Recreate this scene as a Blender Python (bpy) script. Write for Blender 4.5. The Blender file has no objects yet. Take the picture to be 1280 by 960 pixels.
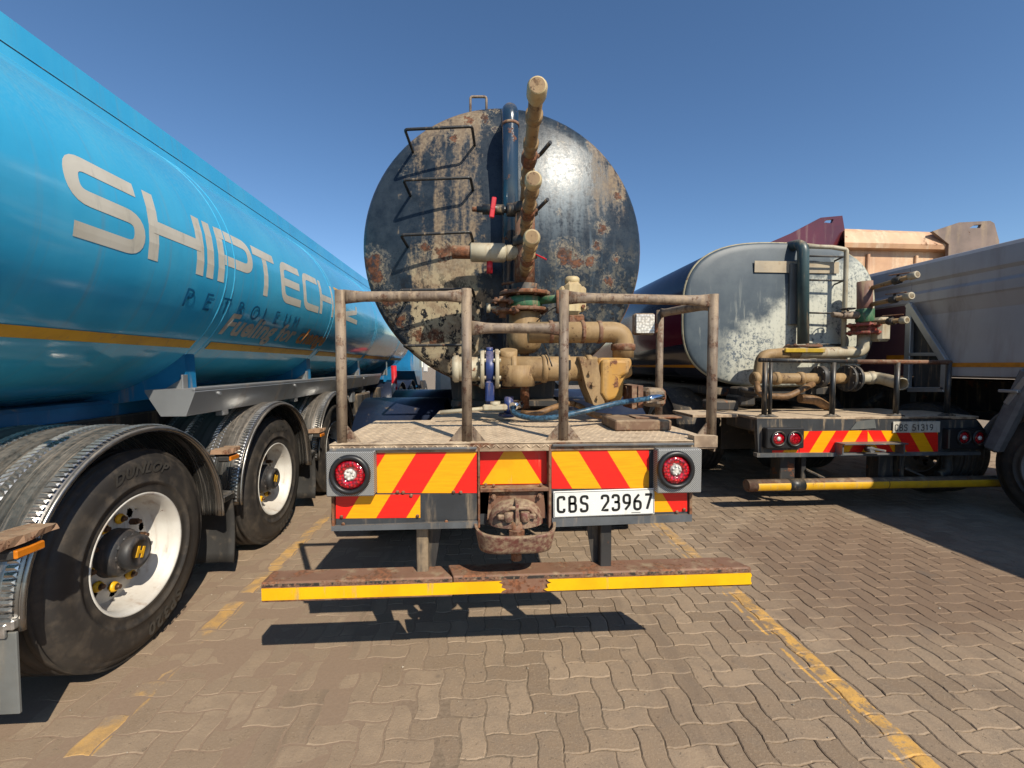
import bpy, bmesh, math, random
from mathutils import Vector, Matrix, noise as mnoise
R = math.radians
PI = math.pi
random.seed(7)
scene = bpy.context.scene
COL = scene.collection

# ---------------------------------------------------------------- camera, sky, sun, exposure
CAM_H = 1.48
F_PX = 548.0
YAW = math.atan(35 / F_PX)
PITCH = -R(2.4)
cam = bpy.data.cameras.new('camera')
cam.sensor_width = 36.0
cam.lens = 36.0 * F_PX / 1280.0
cam.clip_end = 3000.0
cam.clip_start = 0.05
camo = bpy.data.objects.new('camera', cam)
COL.objects.link(camo)
camo.location = (0, 0, CAM_H)
camo.rotation_euler = (PI / 2 + PITCH, 0, -YAW)
scene.camera = camo
SUN_DIR = Vector((0.52, -1.02, 1.0)).normalized()      # towards the sun
EL = math.asin(SUN_DIR.z)
AZ = math.atan2(SUN_DIR.x, SUN_DIR.y)
w = bpy.data.worlds.new('World')
scene.world = w
w.use_nodes = True
nt = w.node_tree
sky = nt.nodes.new('ShaderNodeTexSky')
sky.sky_type = 'NISHITA'
sky.sun_disc = False
sky.sun_elevation = EL
sky.sun_rotation = AZ
sky.altitude = 1400
sky.air_density = 1.0
sky.dust_density = 0.5
sky.ozone_density = 2.0
bg = nt.nodes['Background']
bg.inputs[1].default_value = 0.118
hs = nt.nodes.new('ShaderNodeHueSaturation')
hs.inputs['Saturation'].default_value = 1.13
nt.links.new(sky.outputs[0], hs.inputs['Color'])
nt.links.new(hs.outputs[0], bg.inputs[0])
sl = bpy.data.lights.new('sun', 'SUN')
sl.energy = 5.0
sl.angle = R(0.5)
sl.color = (1.0, 0.915, 0.77)
so = bpy.data.objects.new('sun', sl)
COL.objects.link(so)
so.rotation_euler = SUN_DIR.to_track_quat('Z', 'Y').to_euler()
so.location = (3, -6, 8)
vs = scene.view_settings
vs.view_transform = 'Standard'
vs.look = 'None'
vs.exposure = 0.27
vs.gamma = 1.0

# ---------------------------------------------------------------- layout: a pixel of the photograph (1280x960) and a known distance give a point
_f = Vector((math.sin(YAW) * math.cos(PITCH), math.cos(YAW) * math.cos(PITCH), math.sin(PITCH)))
_r = Vector((math.cos(YAW), -math.sin(YAW), 0))
_u = _r.cross(_f)
_c = Vector((0, 0, CAM_H))
def ray(x, y):
    return _f + _r * ((x - 640) / F_PX) - _u * ((y - 480) / F_PX)
def A(x, y, Y):
    d = ray(x, y)
    return _c + d * (Y / d.y)
def AX(x, y, X):
    d = ray(x, y)
    return _c + d * (X / d.x)
def in_view(p):
    q = Vector(p) - _c
    t = q.dot(_f)
    if t < 0.2:
        return None
    return 640 + F_PX * q.dot(_r) / t, 480 - F_PX * q.dot(_u) / t

# ---------------------------------------------------------------- mesh helpers
def wloc(o):
    v = Vector((0, 0, 0))
    while o is not None:
        v += o.location
        o = o.parent
    return v

def frame(d):
    d = d.normalized()
    a = Vector((0, 0, 1)) if abs(d.z) < 0.9 else Vector((1, 0, 0))
    x = a.cross(d).normalized()
    return x, d.cross(x)

def fillet(pts, rad, n=5, closed=False):
    out = []
    N = len(pts)
    for i, p in enumerate(pts):
        if not closed and (i == 0 or i == N - 1):
            out.append(p.copy())
            continue
        a = pts[i - 1] - p
        b = pts[(i + 1) % N] - p
        la, lb = a.length, b.length
        if la < 1e-6 or lb < 1e-6:
            continue
        a /= la
        b /= lb
        ang = a.angle(b)
        if ang > 3.10:
            out.append(p.copy())
            continue
        r = rad[i] if isinstance(rad, (list, tuple)) else rad
        t = min(r / math.tan(ang / 2), la * 0.499, lb * 0.499)
        p0 = p + a * t
        p1 = p + b * t
        for k in range(n + 1):
            s = k / n
            out.append(p0 * (1 - s) ** 2 + p * 2 * s * (1 - s) + p1 * s * s)
    return out

class MB:
    def __init__(s):
        s.v = []; s.f = []; s.sm = []; s.mi = []
        s.m = 0; s.cut = []
    def add(s, verts, faces, smooth=False):
        b = len(s.v)
        s.cut.append((b, len(s.f)))
        s.v += [tuple(v) for v in verts]
        for k, f in enumerate(faces):
            s.f.append([b + i for i in f])
            s.sm.append(smooth if isinstance(smooth, bool) else smooth[k])
            s.mi.append(s.m)
        return s
    def box(s, c, size, bevel=0.004, rot=None, taper=None):
        """chamfered box; taper=(sx,sy) scales the top face"""
        c = Vector(c)
        hx, hy, hz = [d / 2 for d in size]
        b = min(bevel, hx * 0.45, hy * 0.45, hz * 0.45)
        vs = []
        idx = {}
        for sx in (-1, 1):
            for sy in (-1, 1):
                for sz in (-1, 1):
                    for ax in range(3):
                        p = [sx * hx, sy * hy, sz * hz]
                        for k in range(3):
                            if k != ax:
                                p[k] -= (sx, sy, sz)[k] * b
                        if taper and sz > 0:
                            p[0] *= taper[0]; p[1] *= taper[1]
                        idx[(sx, sy, sz, ax)] = len(vs)
                        v = Vector(p)
                        if rot is not None:
                            v = rot @ v
                        vs.append(v + c)
        fs = []
        for ax in range(3):
            o = [k for k in range(3) if k != ax]
            for sg in (-1, 1):
                q = []
                for (u, w_) in ((-1, -1), (1, -1), (1, 1), (-1, 1)):
                    k = [0, 0, 0]
                    k[ax] = sg; k[o[0]] = u; k[o[1]] = w_
                    q.append(idx[(*k, ax)])
                if (sg > 0) == (ax == 1):
                    q.reverse()
                fs.append(q)
        for ax in range(3):                                  # edges
            o = [k for k in range(3) if k != ax]
            for u in (-1, 1):
                for w_ in (-1, 1):
                    k0 = [0, 0, 0]; k0[ax] = -1; k0[o[0]] = u; k0[o[1]] = w_
                    k1 = list(k0); k1[ax] = 1
                    q = [idx[(*k0, o[0])], idx[(*k1, o[0])], idx[(*k1, o[1])], idx[(*k0, o[1])]]
                    if (u * w_ > 0) == (ax != 1):
                        pass
                    else:
                        q.reverse()
                    fs.append(q)
        for sx in (-1, 1):
            for sy in (-1, 1):
                for sz in (-1, 1):
                    q = [idx[(sx, sy, sz, k)] for k in range(3)]
                    if sx * sy * sz < 0:
                        q.reverse()
                    fs.append(q)
        return s.add(vs, fs)
    def bar(s, p0, p1, wd, ht, bevel=0.003, up=(0, 0, 1)):
        p0 = Vector(p0); p1 = Vector(p1)
        d = (p1 - p0)
        z = Vector(up)
        y = d.normalized()
        x = y.cross(z).normalized()
        z = x.cross(y)
        m = Matrix((x, y, z)).transposed()
        return s.box((p0 + p1) / 2, (wd, d.length, ht), bevel, m)
    def tube(s, pts, r, seg=12, caps=True, ends=None):
        """ends: optional list of radii per point"""
        pts = [Vector(p) for p in pts]
        n = len(pts)
        rs = ends if ends else [r] * n
        d = (pts[1] - pts[0]).normalized()
        x, y = frame(d)
        vs = []
        for i, p in enumerate(pts):
            if i == 0:
                t = pts[1] - p
            elif i == n - 1:
                t = p - pts[i - 1]
            else:
                t = (pts[i + 1] - p).normalized() + (p - pts[i - 1]).normalized()
            t = t.normalized() if t.length > 1e-9 else d
            x = (x - t * x.dot(t)).normalized()
            y = t.cross(x)
            for k in range(seg):
                a = 2 * PI * k / seg
                vs.append(p + x * (rs[i] * math.cos(a)) + y * (rs[i] * math.sin(a)))
        fs = []
        sm = []
        for i in range(n - 1):
            for k in range(seg):
                k2 = (k + 1) % seg
                fs.append([i * seg + k, i * seg + k2, (i + 1) * seg + k2, (i + 1) * seg + k])
                sm.append(True)
        if caps:
            fs.append(list(range(seg))[::-1]); sm.append(False)
            fs.append([(n - 1) * seg + k for k in range(seg)]); sm.append(False)
        return s.add(vs, fs, sm)
    def lathe(s, prof, c, axis, seg=32, smooth=True, close=False, a0=0.0, a1=None, skip=None, ell=None):
        """prof: (radius, height along axis) list"""
        c = Vector(c); axis = Vector(axis).normalized()
        x, y = frame(axis)
        full = a1 is None
        n = seg if full else seg + 1
        vs = []
        for (r, h) in prof:
            for k in range(n):
                a = a0 + (2 * PI if full else (a1 - a0)) * k / seg
                vs.append(c + axis * h + x * (r * math.cos(a)) + y * (r * math.sin(a)))
        fs = []
        m = len(prof)
        rng = range(m if close else m - 1)
        for i in rng:
            j = (i + 1) % m
            for k in range(seg):
                k2 = (k + 1) % n if full else k + 1
                if skip and skip(i, k):
                    continue
                fs.append([i * n + k, i * n + k2, j * n + k2, j * n + k])
        return s.add(vs, fs, smooth)
    def cyl(s, p0, p1, r, seg=20, bev=0.0, r2=None):
        p0 = Vector(p0); p1 = Vector(p1)
        L = (p1 - p0).length
        r2 = r if r2 is None else r2
        if bev:
            prof = [(0, 0), (r - bev, 0), (r, bev), (r2, L - bev), (r2 - bev, L), (0, L)]
        else:
            prof = [(0, 0), (r, 0), (r, L - 0), (0, L)]
            prof = [(0.0001, 0), (r, 0), (r2, L), (0.0001, L)]
        x0 = len(s.f)
        s.lathe(prof, p0, p1 - p0, seg)
        # flat caps
        nf = len(s.f) - x0
        for k in range(seg):
            s.sm[x0 + k] = False
            s.sm[x0 + nf - 1 - k] = False
        if not bev:
            pass
        return s
    def hexb(s, p, axis, r, h):
        p = Vector(p); axis = Vector(axis).normalized()
        return s.cylflat(p, p + axis * h, r, 6)
    def cylflat(s, p0, p1, r, seg=6):
        p0 = Vector(p0); p1 = Vector(p1)
        x, y = frame(p1 - p0)
        vs = []
        for p in (p0, p1):
            for k in range(seg):
                a = 2 * PI * k / seg
                vs.append(p + x * r * math.cos(a) + y * r * math.sin(a))
        fs = [[k, (k + 1) % seg, seg + (k + 1) % seg, seg + k] for k in range(seg)]
        fs += [list(range(seg))[::-1], list(range(seg, 2 * seg))]
        return s.add(vs, fs)
    def flange(s, c, axis, r, t, nb=8, br=None, bolt=0.011):
        c = Vector(c); axis = Vector(axis).normalized()
        s.cyl(c - axis * t / 2, c + axis * t / 2, r, 28, min(0.003, t * 0.3))
        x, y = frame(axis)
        br = br or r * 0.84
        for k in range(nb):
            a = 2 * PI * (k + 0.5) / nb
            q = c + x * br * math.cos(a) + y * br * math.sin(a)
            s.cylflat(q - axis * (t / 2 + bolt * 0.9), q + axis * (t / 2 + bolt * 0.9), bolt)
        return s
    def prism(s, poly, dvec, bevel=0):
        """poly: list of 3D points (planar), extruded by dvec"""
        poly = [Vector(p) for p in poly]
        d = Vector(dvec)
        n = len(poly)
        nrm = Vector((0, 0, 0))
        for i in range(n):
            nrm += poly[i].cross(poly[(i + 1) % n])
        if nrm.dot(d) > 0:
            poly = poly[::-1]
        vs = poly + [p + d for p in poly]
        fs = [list(range(n)), list(range(n, 2 * n))[::-1]]
        fs += [[(i + 1) % n, i, n + i, n + (i + 1) % n] for i in range(n)]
        return s.add(vs, fs)
    def grid(s, fn, nu, nv, smooth=True):
        vs = [fn(i / nu, j / nv) for j in range(nv + 1) for i in range(nu + 1)]
        fs = []
        for j in range(nv):
            for i in range(nu):
                a = j * (nu + 1) + i
                fs.append([a, a + 1, a + nu + 2, a + nu + 1])
        return s.add(vs, fs, smooth)
    def shell(s, fn, nu, nv, thick, smooth=True):
        """two-sided sheet of some thickness from fn(u,v)->(point, normal)"""
        top = [fn(i / nu, j / nv) for j in range(nv + 1) for i in range(nu + 1)]
        n = len(top)
        vs = [Vector(p) for p, q in top] + [Vector(p) - Vector(q) * thick for p, q in top]
        fs = []; sm = []
        W = nu + 1
        for j in range(nv):
            for i in range(nu):
                a = j * W + i
                fs.append([a, a + 1, a + W + 1, a + W]); sm.append(smooth)
                fs.append([n + a, n + a + W, n + a + W + 1, n + a + 1]); sm.append(smooth)
        def rim(a, b):
            fs.append([a, n + a, n + b, b]); sm.append(False)
        for i in range(nu):
            rim(i, i + 1); rim(nv * W + i + 1, nv * W + i)
        for j in range(nv):
            rim((j + 1) * W, j * W); rim(j * W + nu, (j + 1) * W + nu)
        return s.add(vs, fs, sm)
    def pieces(s):
        """groups of the added shapes that lie close together; far-apart ones become objects of their own"""
        k = len(s.cut)
        if k < 2 or k > 400:
            return [list(range(k))]
        bb = []
        for i in range(k):
            b0 = s.cut[i][0]; b1 = s.cut[i + 1][0] if i + 1 < k else len(s.v)
            c = s.v[b0:b1]
            bb.append([(min(v[a] for v in c), max(v[a] for v in c)) for a in range(3)])
        par = list(range(k))
        def fd(i):
            while par[i] != i:
                i = par[i]
            return i
        sz = [max(b[1] - b[0] for b in q) for q in bb]
        for i in range(k):
            for j in range(i + 1, k):
                g = math.sqrt(sum(max(0, bb[j][a][0] - bb[i][a][1], bb[i][a][0] - bb[j][a][1]) ** 2 for a in range(3)))
                if g <= max(0.019, 0.48 * max(sz[i], sz[j])):
                    par[fd(j)] = fd(i)
        out = {}
        for i in range(k):
            out.setdefault(fd(i), []).append(i)
        return list(out.values())
    def build(s, name, mat, parent=None, fix=True, **props):
        if parent is not None and props.get('kind') is None:
            ps = s.pieces()
            if len(ps) > 1:
                first = None
                for grp in ps:
                    q = MB()
                    for i in grp:
                        b0, f0 = s.cut[i]
                        b1, f1 = s.cut[i + 1] if i + 1 < len(s.cut) else (len(s.v), len(s.f))
                        q.add(s.v[b0:b1], [[x - b0 for x in f] for f in s.f[f0:f1]], s.sm[f0:f1])
                    q.cut = [(0, 0)]
                    o = q.build(name, mat, parent, fix, **props)
                    first = first or o
                return first
        me = bpy.data.meshes.new(name)
        off = wloc(parent) if parent is not None else Vector((0, 0, 0))
        o = bpy.data.objects.new(name, me)
        o0 = props.pop('origin', None)
        if o0 is not None:
            o.location = Vector(o0) - off
            off = Vector(o0)
        me.from_pydata([(v[0] - off.x, v[1] - off.y, v[2] - off.z) for v in s.v], [], s.f)
        me.polygons.foreach_set('use_smooth', s.sm)
        mats = mat if isinstance(mat, (list, tuple)) else [mat]
        for m in mats:
            me.materials.append(m)
        if len(mats) > 1:
            me.polygons.foreach_set('material_index', s.mi)
        me.validate()
        if fix:
            bm = bmesh.new(); bm.from_mesh(me)
            bmesh.ops.remove_doubles(bm, verts=bm.verts, dist=0.00005)
            bmesh.ops.recalc_face_normals(bm, faces=bm.faces)
            bm.to_mesh(me); bm.free()
        COL.objects.link(o)
        if parent is not None:
            o.parent = parent
        for k, v in props.items():
            o[k] = v
        return o

def thing(name, label, cat, loc=(0, 0, 0), group=None):
    o = bpy.data.objects.new(name, None)
    COL.objects.link(o)
    o.location = loc
    o.empty_display_size = 0.3
    o['label'] = label
    o['category'] = cat
    if group:
        o['group'] = group
    return o

def copy_part(o, parent, loc):
    c = o.copy()
    COL.objects.link(c)
    c.parent = parent
    c.location = Vector(loc) - wloc(parent)
    for g in o.children:
        d = g.copy()
        COL.objects.link(d)
        d.parent = c
    return c

# ---------------------------------------------------------------- lettering: strokes laid out in a plane, mapped on to a surface
def V2(p):
    return Vector((p[0], p[1], 0))
def stroke(mb, pts, t, rad, fn, closed=False, n=6):
    """pts in (s,t) plane; t stroke width; fn maps (s,t)->3D"""
    p = fillet([V2(q) for q in pts], rad, n, closed)
    q = [p[0]]
    for a in p[1:]:                                        # subdivide long runs
        L = (a - q[-1]).length
        if L < 1e-5:
            continue
        k = max(1, int(L / (t * 1.2)))
        b = q[-1].copy()
        for i in range(1, k + 1):
            q.append(b.lerp(a, i / k))
    N = len(q)
    L = []; 
    for i in range(N):
        if closed:
            d = q[(i + 1) % N] - q[i - 1]
        else:
            d = q[min(i + 1, N - 1)] - q[max(i - 1, 0)]
        if d.length < 1e-9:
            d = Vector((1, 0, 0))
        d.normalize()
        L.append(Vector((-d.y, d.x, 0)))
    vs = []
    for i in range(N):
        for k in (-1, 0, 1):
            w_ = q[i] + L[i] * (t / 2 * k)
            vs.append(fn(w_.x, w_.y))
    fs = []
    for i in range(N - 1 + (1 if closed else 0)):
        j = (i + 1) % N
        for k in (0, 1):
            fs.append([i * 3 + k, j * 3 + k, j * 3 + k + 1, i * 3 + k + 1])
    mb.add(vs, fs, False)

PL = {
 'C': ([[(1, .78), (1, 1), (0, 1), (0, 0), (1, 0), (1, .22)]], .2),
 'B': ([[(0, 0), (0, 1)], [(0, 1), (.93, 1), (.93, .54), (0, .54)], [(0, .54), (1, .54), (1, 0), (0, 0)]], .16),
 'S': ([[(1, .8), (1, 1), (0, 1), (0, .56), (1, .48), (1, 0), (0, 0), (0, .2)]], .17),
 '2': ([[(0, .76), (0, 1), (1, 1), (1, .62), (0, .02), (1.05, .02)]], [0, .2, .2, .12, .0, 0]),
 '3': ([[(0, .8), (0, 1), (.95, 1), (.95, .54), (.25, .54)], [(.25, .54), (1, .54), (1, 0), (0, 0), (0, .2)]], .18),
 '9': ([[(1, .45), (0, .45), (0, 1), (1, 1), (1, .45)], [(1, .5), (.9, .32), (.25, 0)]], .2),
 '6': ([[(0, .55), (1, .55), (1, 0), (0, 0), (0, .55)], [(0, .5), (.1, .68), (.75, 1)]], .2),
 '7': ([[(0, .98), (1, .98), (.3, 0)]], .02),
 '5': ([[(.95, 1), (.08, 1), (.02, .56), (1, .6), (1, 0), (0, 0), (0, .2)]], [0, .0, .02, .2, .2, .2, 0]),
 '1': ([[(.1, .78), (.55, 1), (.55, 0)]], .0),
}
def plate_text(mb, text, h, wd, gap, t, fn, space=0.6):
    x = 0
    for ch in text:
        if ch == ' ':
            x += wd * space + gap
            continue
        st, rad = PL[ch]
        sx = wd - t; sy = h - t
        for p in st:
            rr = [r * h for r in rad] if isinstance(rad, list) else rad * h
            stroke(mb, [(x + t / 2 + a * sx, t / 2 + b * sy) for a, b in p], t, rr, fn)
        x += wd + gap
    return x - gap

def font_text(mb, text, size, fn, shear=0.0, space=1.0, bold=0.0, sx=1.0, fit=None):
    cu = bpy.data.curves.new('text', 'FONT')
    cu.body = text
    cu.size = size
    cu.shear = shear
    cu.space_character = space
    cu.offset = bold
    cu.resolution_u = 3
    ob = bpy.data.objects.new('text', cu)
    COL.objects.link(ob)
    dg = bpy.context.evaluated_depsgraph_get()
    me = bpy.data.meshes.new_from_object(ob.evaluated_get(dg))
    bpy.data.objects.remove(ob)
    if fit:
        sx = fit / max(v.co.x for v in me.vertices)
    mb.add([fn(v.co.x * sx, v.co.y) for v in me.vertices], [list(p.vertices) for p in me.polygons])
    wd = max([v.co.x * sx for v in me.vertices] or [0])
    bpy.data.meshes.remove(me)
    bpy.data.curves.remove(cu)
    return wd
# ---------------------------------------------------------------- materials
class NT:
    def __init__(s, name):
        s.m = bpy.data.materials.new(name)
        s.m.use_nodes = True
        s.t = s.m.node_tree
        s.b = s.t.nodes['Principled BSDF']
        s.tc = s.t.nodes.new('ShaderNodeTexCoord')
        s.geo = s.t.nodes.new('ShaderNodeNewGeometry')
    def n(s, k):
        return s.t.nodes.new(k)
    def put(s, inp, v):
        if isinstance(v, bpy.types.NodeSocket):
            s.t.links.new(v, inp)
        elif isinstance(v, (tuple, list)) and len(v) == 3 and inp.type == 'RGBA':
            inp.default_value = (*v, 1)
        else:
            inp.default_value = v
    def obj(s):
        return s.tc.outputs['Object']
    def pos(s):
        return s.geo.outputs['Position']
    def nz(s):
        return s.sep(s.geo.outputs['Normal'])[2]
    def map(s, v, sc=(1, 1, 1), loc=(0, 0, 0), rot=(0, 0, 0)):
        n = s.n('ShaderNodeMapping')
        s.put(n.inputs['Vector'], v)
        n.inputs['Scale'].default_value = sc
        n.inputs['Location'].default_value = loc
        n.inputs['Rotation'].default_value = rot
        return n.outputs[0]
    def noise(s, v, scale=5, detail=4, rough=0.55, dist=0.0):
        n = s.n('ShaderNodeTexNoise')
        s.put(n.inputs['Vector'], v)
        n.inputs['Scale'].default_value = scale
        n.inputs['Detail'].default_value = detail
        n.inputs['Roughness'].default_value = rough
        n.inputs['Distortion'].default_value = dist
        return n.outputs['Fac']
    def voro(s, v, scale=5, feature='F1', out='Distance', rand=1.0):
        n = s.n('ShaderNodeTexVoronoi')
        s.put(n.inputs['Vector'], v)
        n.feature = feature
        n.inputs['Scale'].default_value = scale
        n.inputs['Randomness'].default_value = rand
        return n.outputs[out]
    def ma(s, op, a, b=0.5, c=0.5, clamp=False):
        n = s.n('ShaderNodeMath')
        n.operation = op
        n.use_clamp = clamp
        s.put(n.inputs[0], a); s.put(n.inputs[1], b); s.put(n.inputs[2], c)
        return n.outputs[0]
    def st(s, a, lo, hi):
        """smooth 0..1 step"""
        n = s.n('ShaderNodeMapRange')
        n.interpolation_type = 'SMOOTHSTEP'
        s.put(n.inputs[0], a)
        if lo > hi:
            n.inputs[1].default_value = hi; n.inputs[2].default_value = lo
            n.inputs[3].default_value = 1; n.inputs[4].default_value = 0
        else:
            n.inputs[1].default_value = lo; n.inputs[2].default_value = hi
        return n.outputs[0]
    def band(s, a, lo, hi, e):
        return s.ma('MULTIPLY', s.st(a, lo - e, lo + e), s.st(a, hi + e, hi - e))
    def mix(s, a, b, f):
        n = s.n('ShaderNodeMix')
        n.data_type = 'RGBA'
        s.put(n.inputs[0], f)
        s.put(n.inputs[6], a); s.put(n.inputs[7], b)
        return n.outputs[2]
    def mul(s, *a):
        o = a[0]
        for k in a[1:]:
            o = s.ma('MULTIPLY', o, k)
        return o
    def sep(s, v):
        n = s.n('ShaderNodeSeparateXYZ')
        s.put(n.inputs[0], v)
        return n.outputs
    def comb(s, x, y, z):
        n = s.n('ShaderNodeCombineXYZ')
        s.put(n.inputs[0], x); s.put(n.inputs[1], y); s.put(n.inputs[2], z)
        return n.outputs[0]
    def bump(s, h, strength=0.3, dist=0.01):
        n = s.n('ShaderNodeBump')
        n.inputs['Strength'].default_value = strength
        n.inputs['Distance'].default_value = dist
        s.put(n.inputs['Height'], h)
        s.t.links.new(n.outputs[0], s.b.inputs['Normal'])
    def out(s, col, rough, metal=0.0, coat=0.0, spec=None):
        s.put(s.b.inputs['Base Color'], col)
        s.put(s.b.inputs['Roughness'], rough)
        s.put(s.b.inputs['Metallic'], metal)
        if coat:
            s.put(s.b.inputs['Coat Weight'], coat)
            s.b.inputs['Coat Roughness'].default_value = 0.08
        if spec is not None:
            s.b.inputs['Specular IOR Level'].default_value = spec
        return s.m

DUST = (0.34, 0.25, 0.155)
RUST1 = (0.20, 0.075, 0.032)
RUST2 = (0.09, 0.035, 0.02)
def worn(name, base, base2=None, rough=0.5, metal=0.0, dust=0.3, dustc=DUST, rust=0.2, scale=6.0, streak=True, coat=0.0,
         rustc=RUST1, bump=0.25, top=0.5):
    s = NT(name)
    v = s.obj()
    base2 = base2 or tuple(c * 0.65 for c in base)
    big = s.noise(v, scale * 0.5, 5)
    col = s.mix(base, base2, s.st(big, 0.4, 0.65))
    fine = s.noise(v, scale * 7, 4, 0.65)
    rr = s.noise(v, scale, 6, 0.68)
    rv = s.ma('ADD', s.mul(rr, 0.8), s.mul(fine, 0.2))
    rm = s.st(rv, 0.66 - rust * 0.35, 0.69 - rust * 0.35)
    rc = s.mix(rustc, tuple(c * 0.45 for c in rustc), s.st(fine, 0.4, 0.62))
    if rust > 0:
        col = s.mix(col, rc, rm)
    sv = s.map(v, (1, 1, 0.13)) if streak else v
    dn = s.noise(sv, scale * 2.2, 5, 0.6)
    up = s.mul(s.st(s.nz(), 0.25, 0.95), top)
    dm = s.ma('ADD', s.mul(s.st(dn, 0.62 - dust * 0.35, 0.8 - dust * 0.2), 0.75), s.mul(up, s.st(fine, 0.25, 0.6)), clamp=True)
    col = s.mix(col, s.mix(dustc, tuple(c * 0.75 for c in dustc), s.st(fine, 0.35, 0.65)), dm)
    r0 = s.ma('ADD', rough, s.ma('MULTIPLY', s.ma('MAXIMUM', dm, rm if rust > 0 else 0.0), 0.85 - rough), clamp=True)
    s.bump(s.ma('ADD', s.mul(fine, 0.5), s.mul(rm if rust > 0 else 0.0, 0.6)), bump, 0.004)
    mt = s.mul(metal, s.ma('SUBTRACT', 1.0, s.ma('MAXIMUM', dm, rm if rust > 0 else 0.0))) if metal else 0.0
    return s.out(col, r0, mt, coat)

def plain(name, c, rough=0.5, metal=0.0, var=0.15, scale=12, coat=0.0):
    s = NT(name)
    f = s.noise(s.obj(), scale, 4, 0.6)
    col = s.mix(c, tuple(k * (1 - var * 2) for k in c), s.st(f, 0.35, 0.7))
    s.bump(s.noise(s.obj(), scale * 6, 3), 0.08, 0.002)
    return s.out(col, s.ma('ADD', rough - 0.06, s.mul(f, 0.14)), metal, coat)

M = {}
M['pipe_tan'] = worn('dusty tan pipe', (0.27, 0.175, 0.08), (0.19, 0.115, 0.05), 0.6, dust=0.55, rust=0.28, scale=12, dustc=(0.37, 0.25, 0.125), rustc=(0.16, 0.08, 0.04))
M['pump_yellow'] = worn('worn yellow pump', (0.44, 0.23, 0.04), (0.33, 0.165, 0.04), 0.55, dust=0.5, rust=0.25, scale=10, dustc=(0.38, 0.24, 0.10))
M['rusty'] = worn('rusty steel', (0.17, 0.085, 0.05), (0.13, 0.06, 0.035), 0.75, dust=0.35, rust=0.5, scale=8, streak=False)
M['rail'] = worn('weathered rail', (0.20, 0.15, 0.11), (0.11, 0.078, 0.055), 0.6, 0.1, dust=0.55, rust=0.36, scale=20, dustc=(0.36, 0.27, 0.18), rustc=(0.13, 0.065, 0.04))
M['deck'] = worn('dusty tread plate', (0.24, 0.165, 0.105), (0.15, 0.10, 0.065), 0.7, dust=0.68, rust=0.2, scale=5, streak=False, dustc=(0.56, 0.43, 0.29), top=0.95)
M['navy_pipe'] = worn('navy gloss pipe', (0.015, 0.035, 0.062), None, 0.25, dust=0.12, rust=0.2, scale=7, coat=0.5)
M['black_bar'] = worn('black painted bar', (0.018, 0.02, 0.022), None, 0.4, dust=0.25, rust=0.15, scale=14, top=0.3)
M['dark_steel'] = worn('dark chassis steel', (0.03, 0.028, 0.027), None, 0.6, dust=0.3, rust=0.2, scale=6, top=0.4)
M['green'] = worn('green valve body', (0.05, 0.16, 0.08), None, 0.5, dust=0.35, rust=0.2, scale=14)
M['blue_valve'] = worn('blue valve body', (0.016, 0.036, 0.15), None, 0.4, dust=0.15, rust=0.05, scale=14)
M['cream'] = worn('cream actuator', (0.50, 0.40, 0.22), (0.42, 0.32, 0.17), 0.55, dust=0.45, rust=0.1, scale=14)
M['pale_pipe'] = worn('pale dusty pipe', (0.42, 0.38, 0.28), (0.34, 0.29, 0.2), 0.6, dust=0.45, rust=0.08, scale=10)
M['red_handle'] = plain('red handle', (0.55, 0.02, 0.03), 0.4)
M['hose_blue'] = plain('blue hose', (0.04, 0.105, 0.17), 0.4, var=0.4, scale=60)
M['hose_tan'] = plain('tan hose', (0.22, 0.12, 0.05), 0.6, var=0.25, scale=30)
M['grey_edge'] = worn('grey edge strip', (0.13, 0.14, 0.15), None, 0.4, 0.3, dust=0.25, rust=0.05, scale=9, top=0.3)
M['board_dark'] = worn('dark backing board', (0.035, 0.038, 0.042), None, 0.55, dust=0.3, rust=0.05, scale=9, top=0.2)
M['rubber'] = worn('black rubber', (0.022, 0.021, 0.02), (0.03, 0.028, 0.026), 0.65, dust=0.25, rust=0, scale=6, streak=False, dustc=(0.10, 0.08, 0.06), top=0.25)
M['tyre'] = worn('tyre rubber', (0.026, 0.023, 0.021), (0.042, 0.036, 0.030), 0.6, dust=0.5, rust=0, scale=6, streak=False, dustc=(0.085, 0.066, 0.048), top=0.1, bump=0.15)
M['tyre_letter'] = plain('tyre lettering', (0.06, 0.054, 0.046), 0.6)
M['rim'] = worn('white wheel rim', (0.62, 0.60, 0.55), (0.5, 0.47, 0.42), 0.4, dust=0.3, rust=0.02, scale=7, dustc=(0.40, 0.31, 0.24), top=0.15)
M['rim_shaded'] = worn('dusty rim darkened for shade', (0.16, 0.155, 0.15), None, 0.5, dust=0.4, rust=0.1, scale=7)  # darker copy of the white rim; the trailer's shade is in its colour
M['hub'] = worn('black hub', (0.03, 0.03, 0.032), None, 0.5, dust=0.4, rust=0, scale=12, dustc=(0.13, 0.10, 0.08), top=0.2)
M['nut_yellow'] = plain('yellow nut indicator', (0.75, 0.40, 0.01), 0.5)
M['nut_rust'] = plain('brown wheel nut', (0.12, 0.06, 0.03), 0.5, 0.4)
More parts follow.
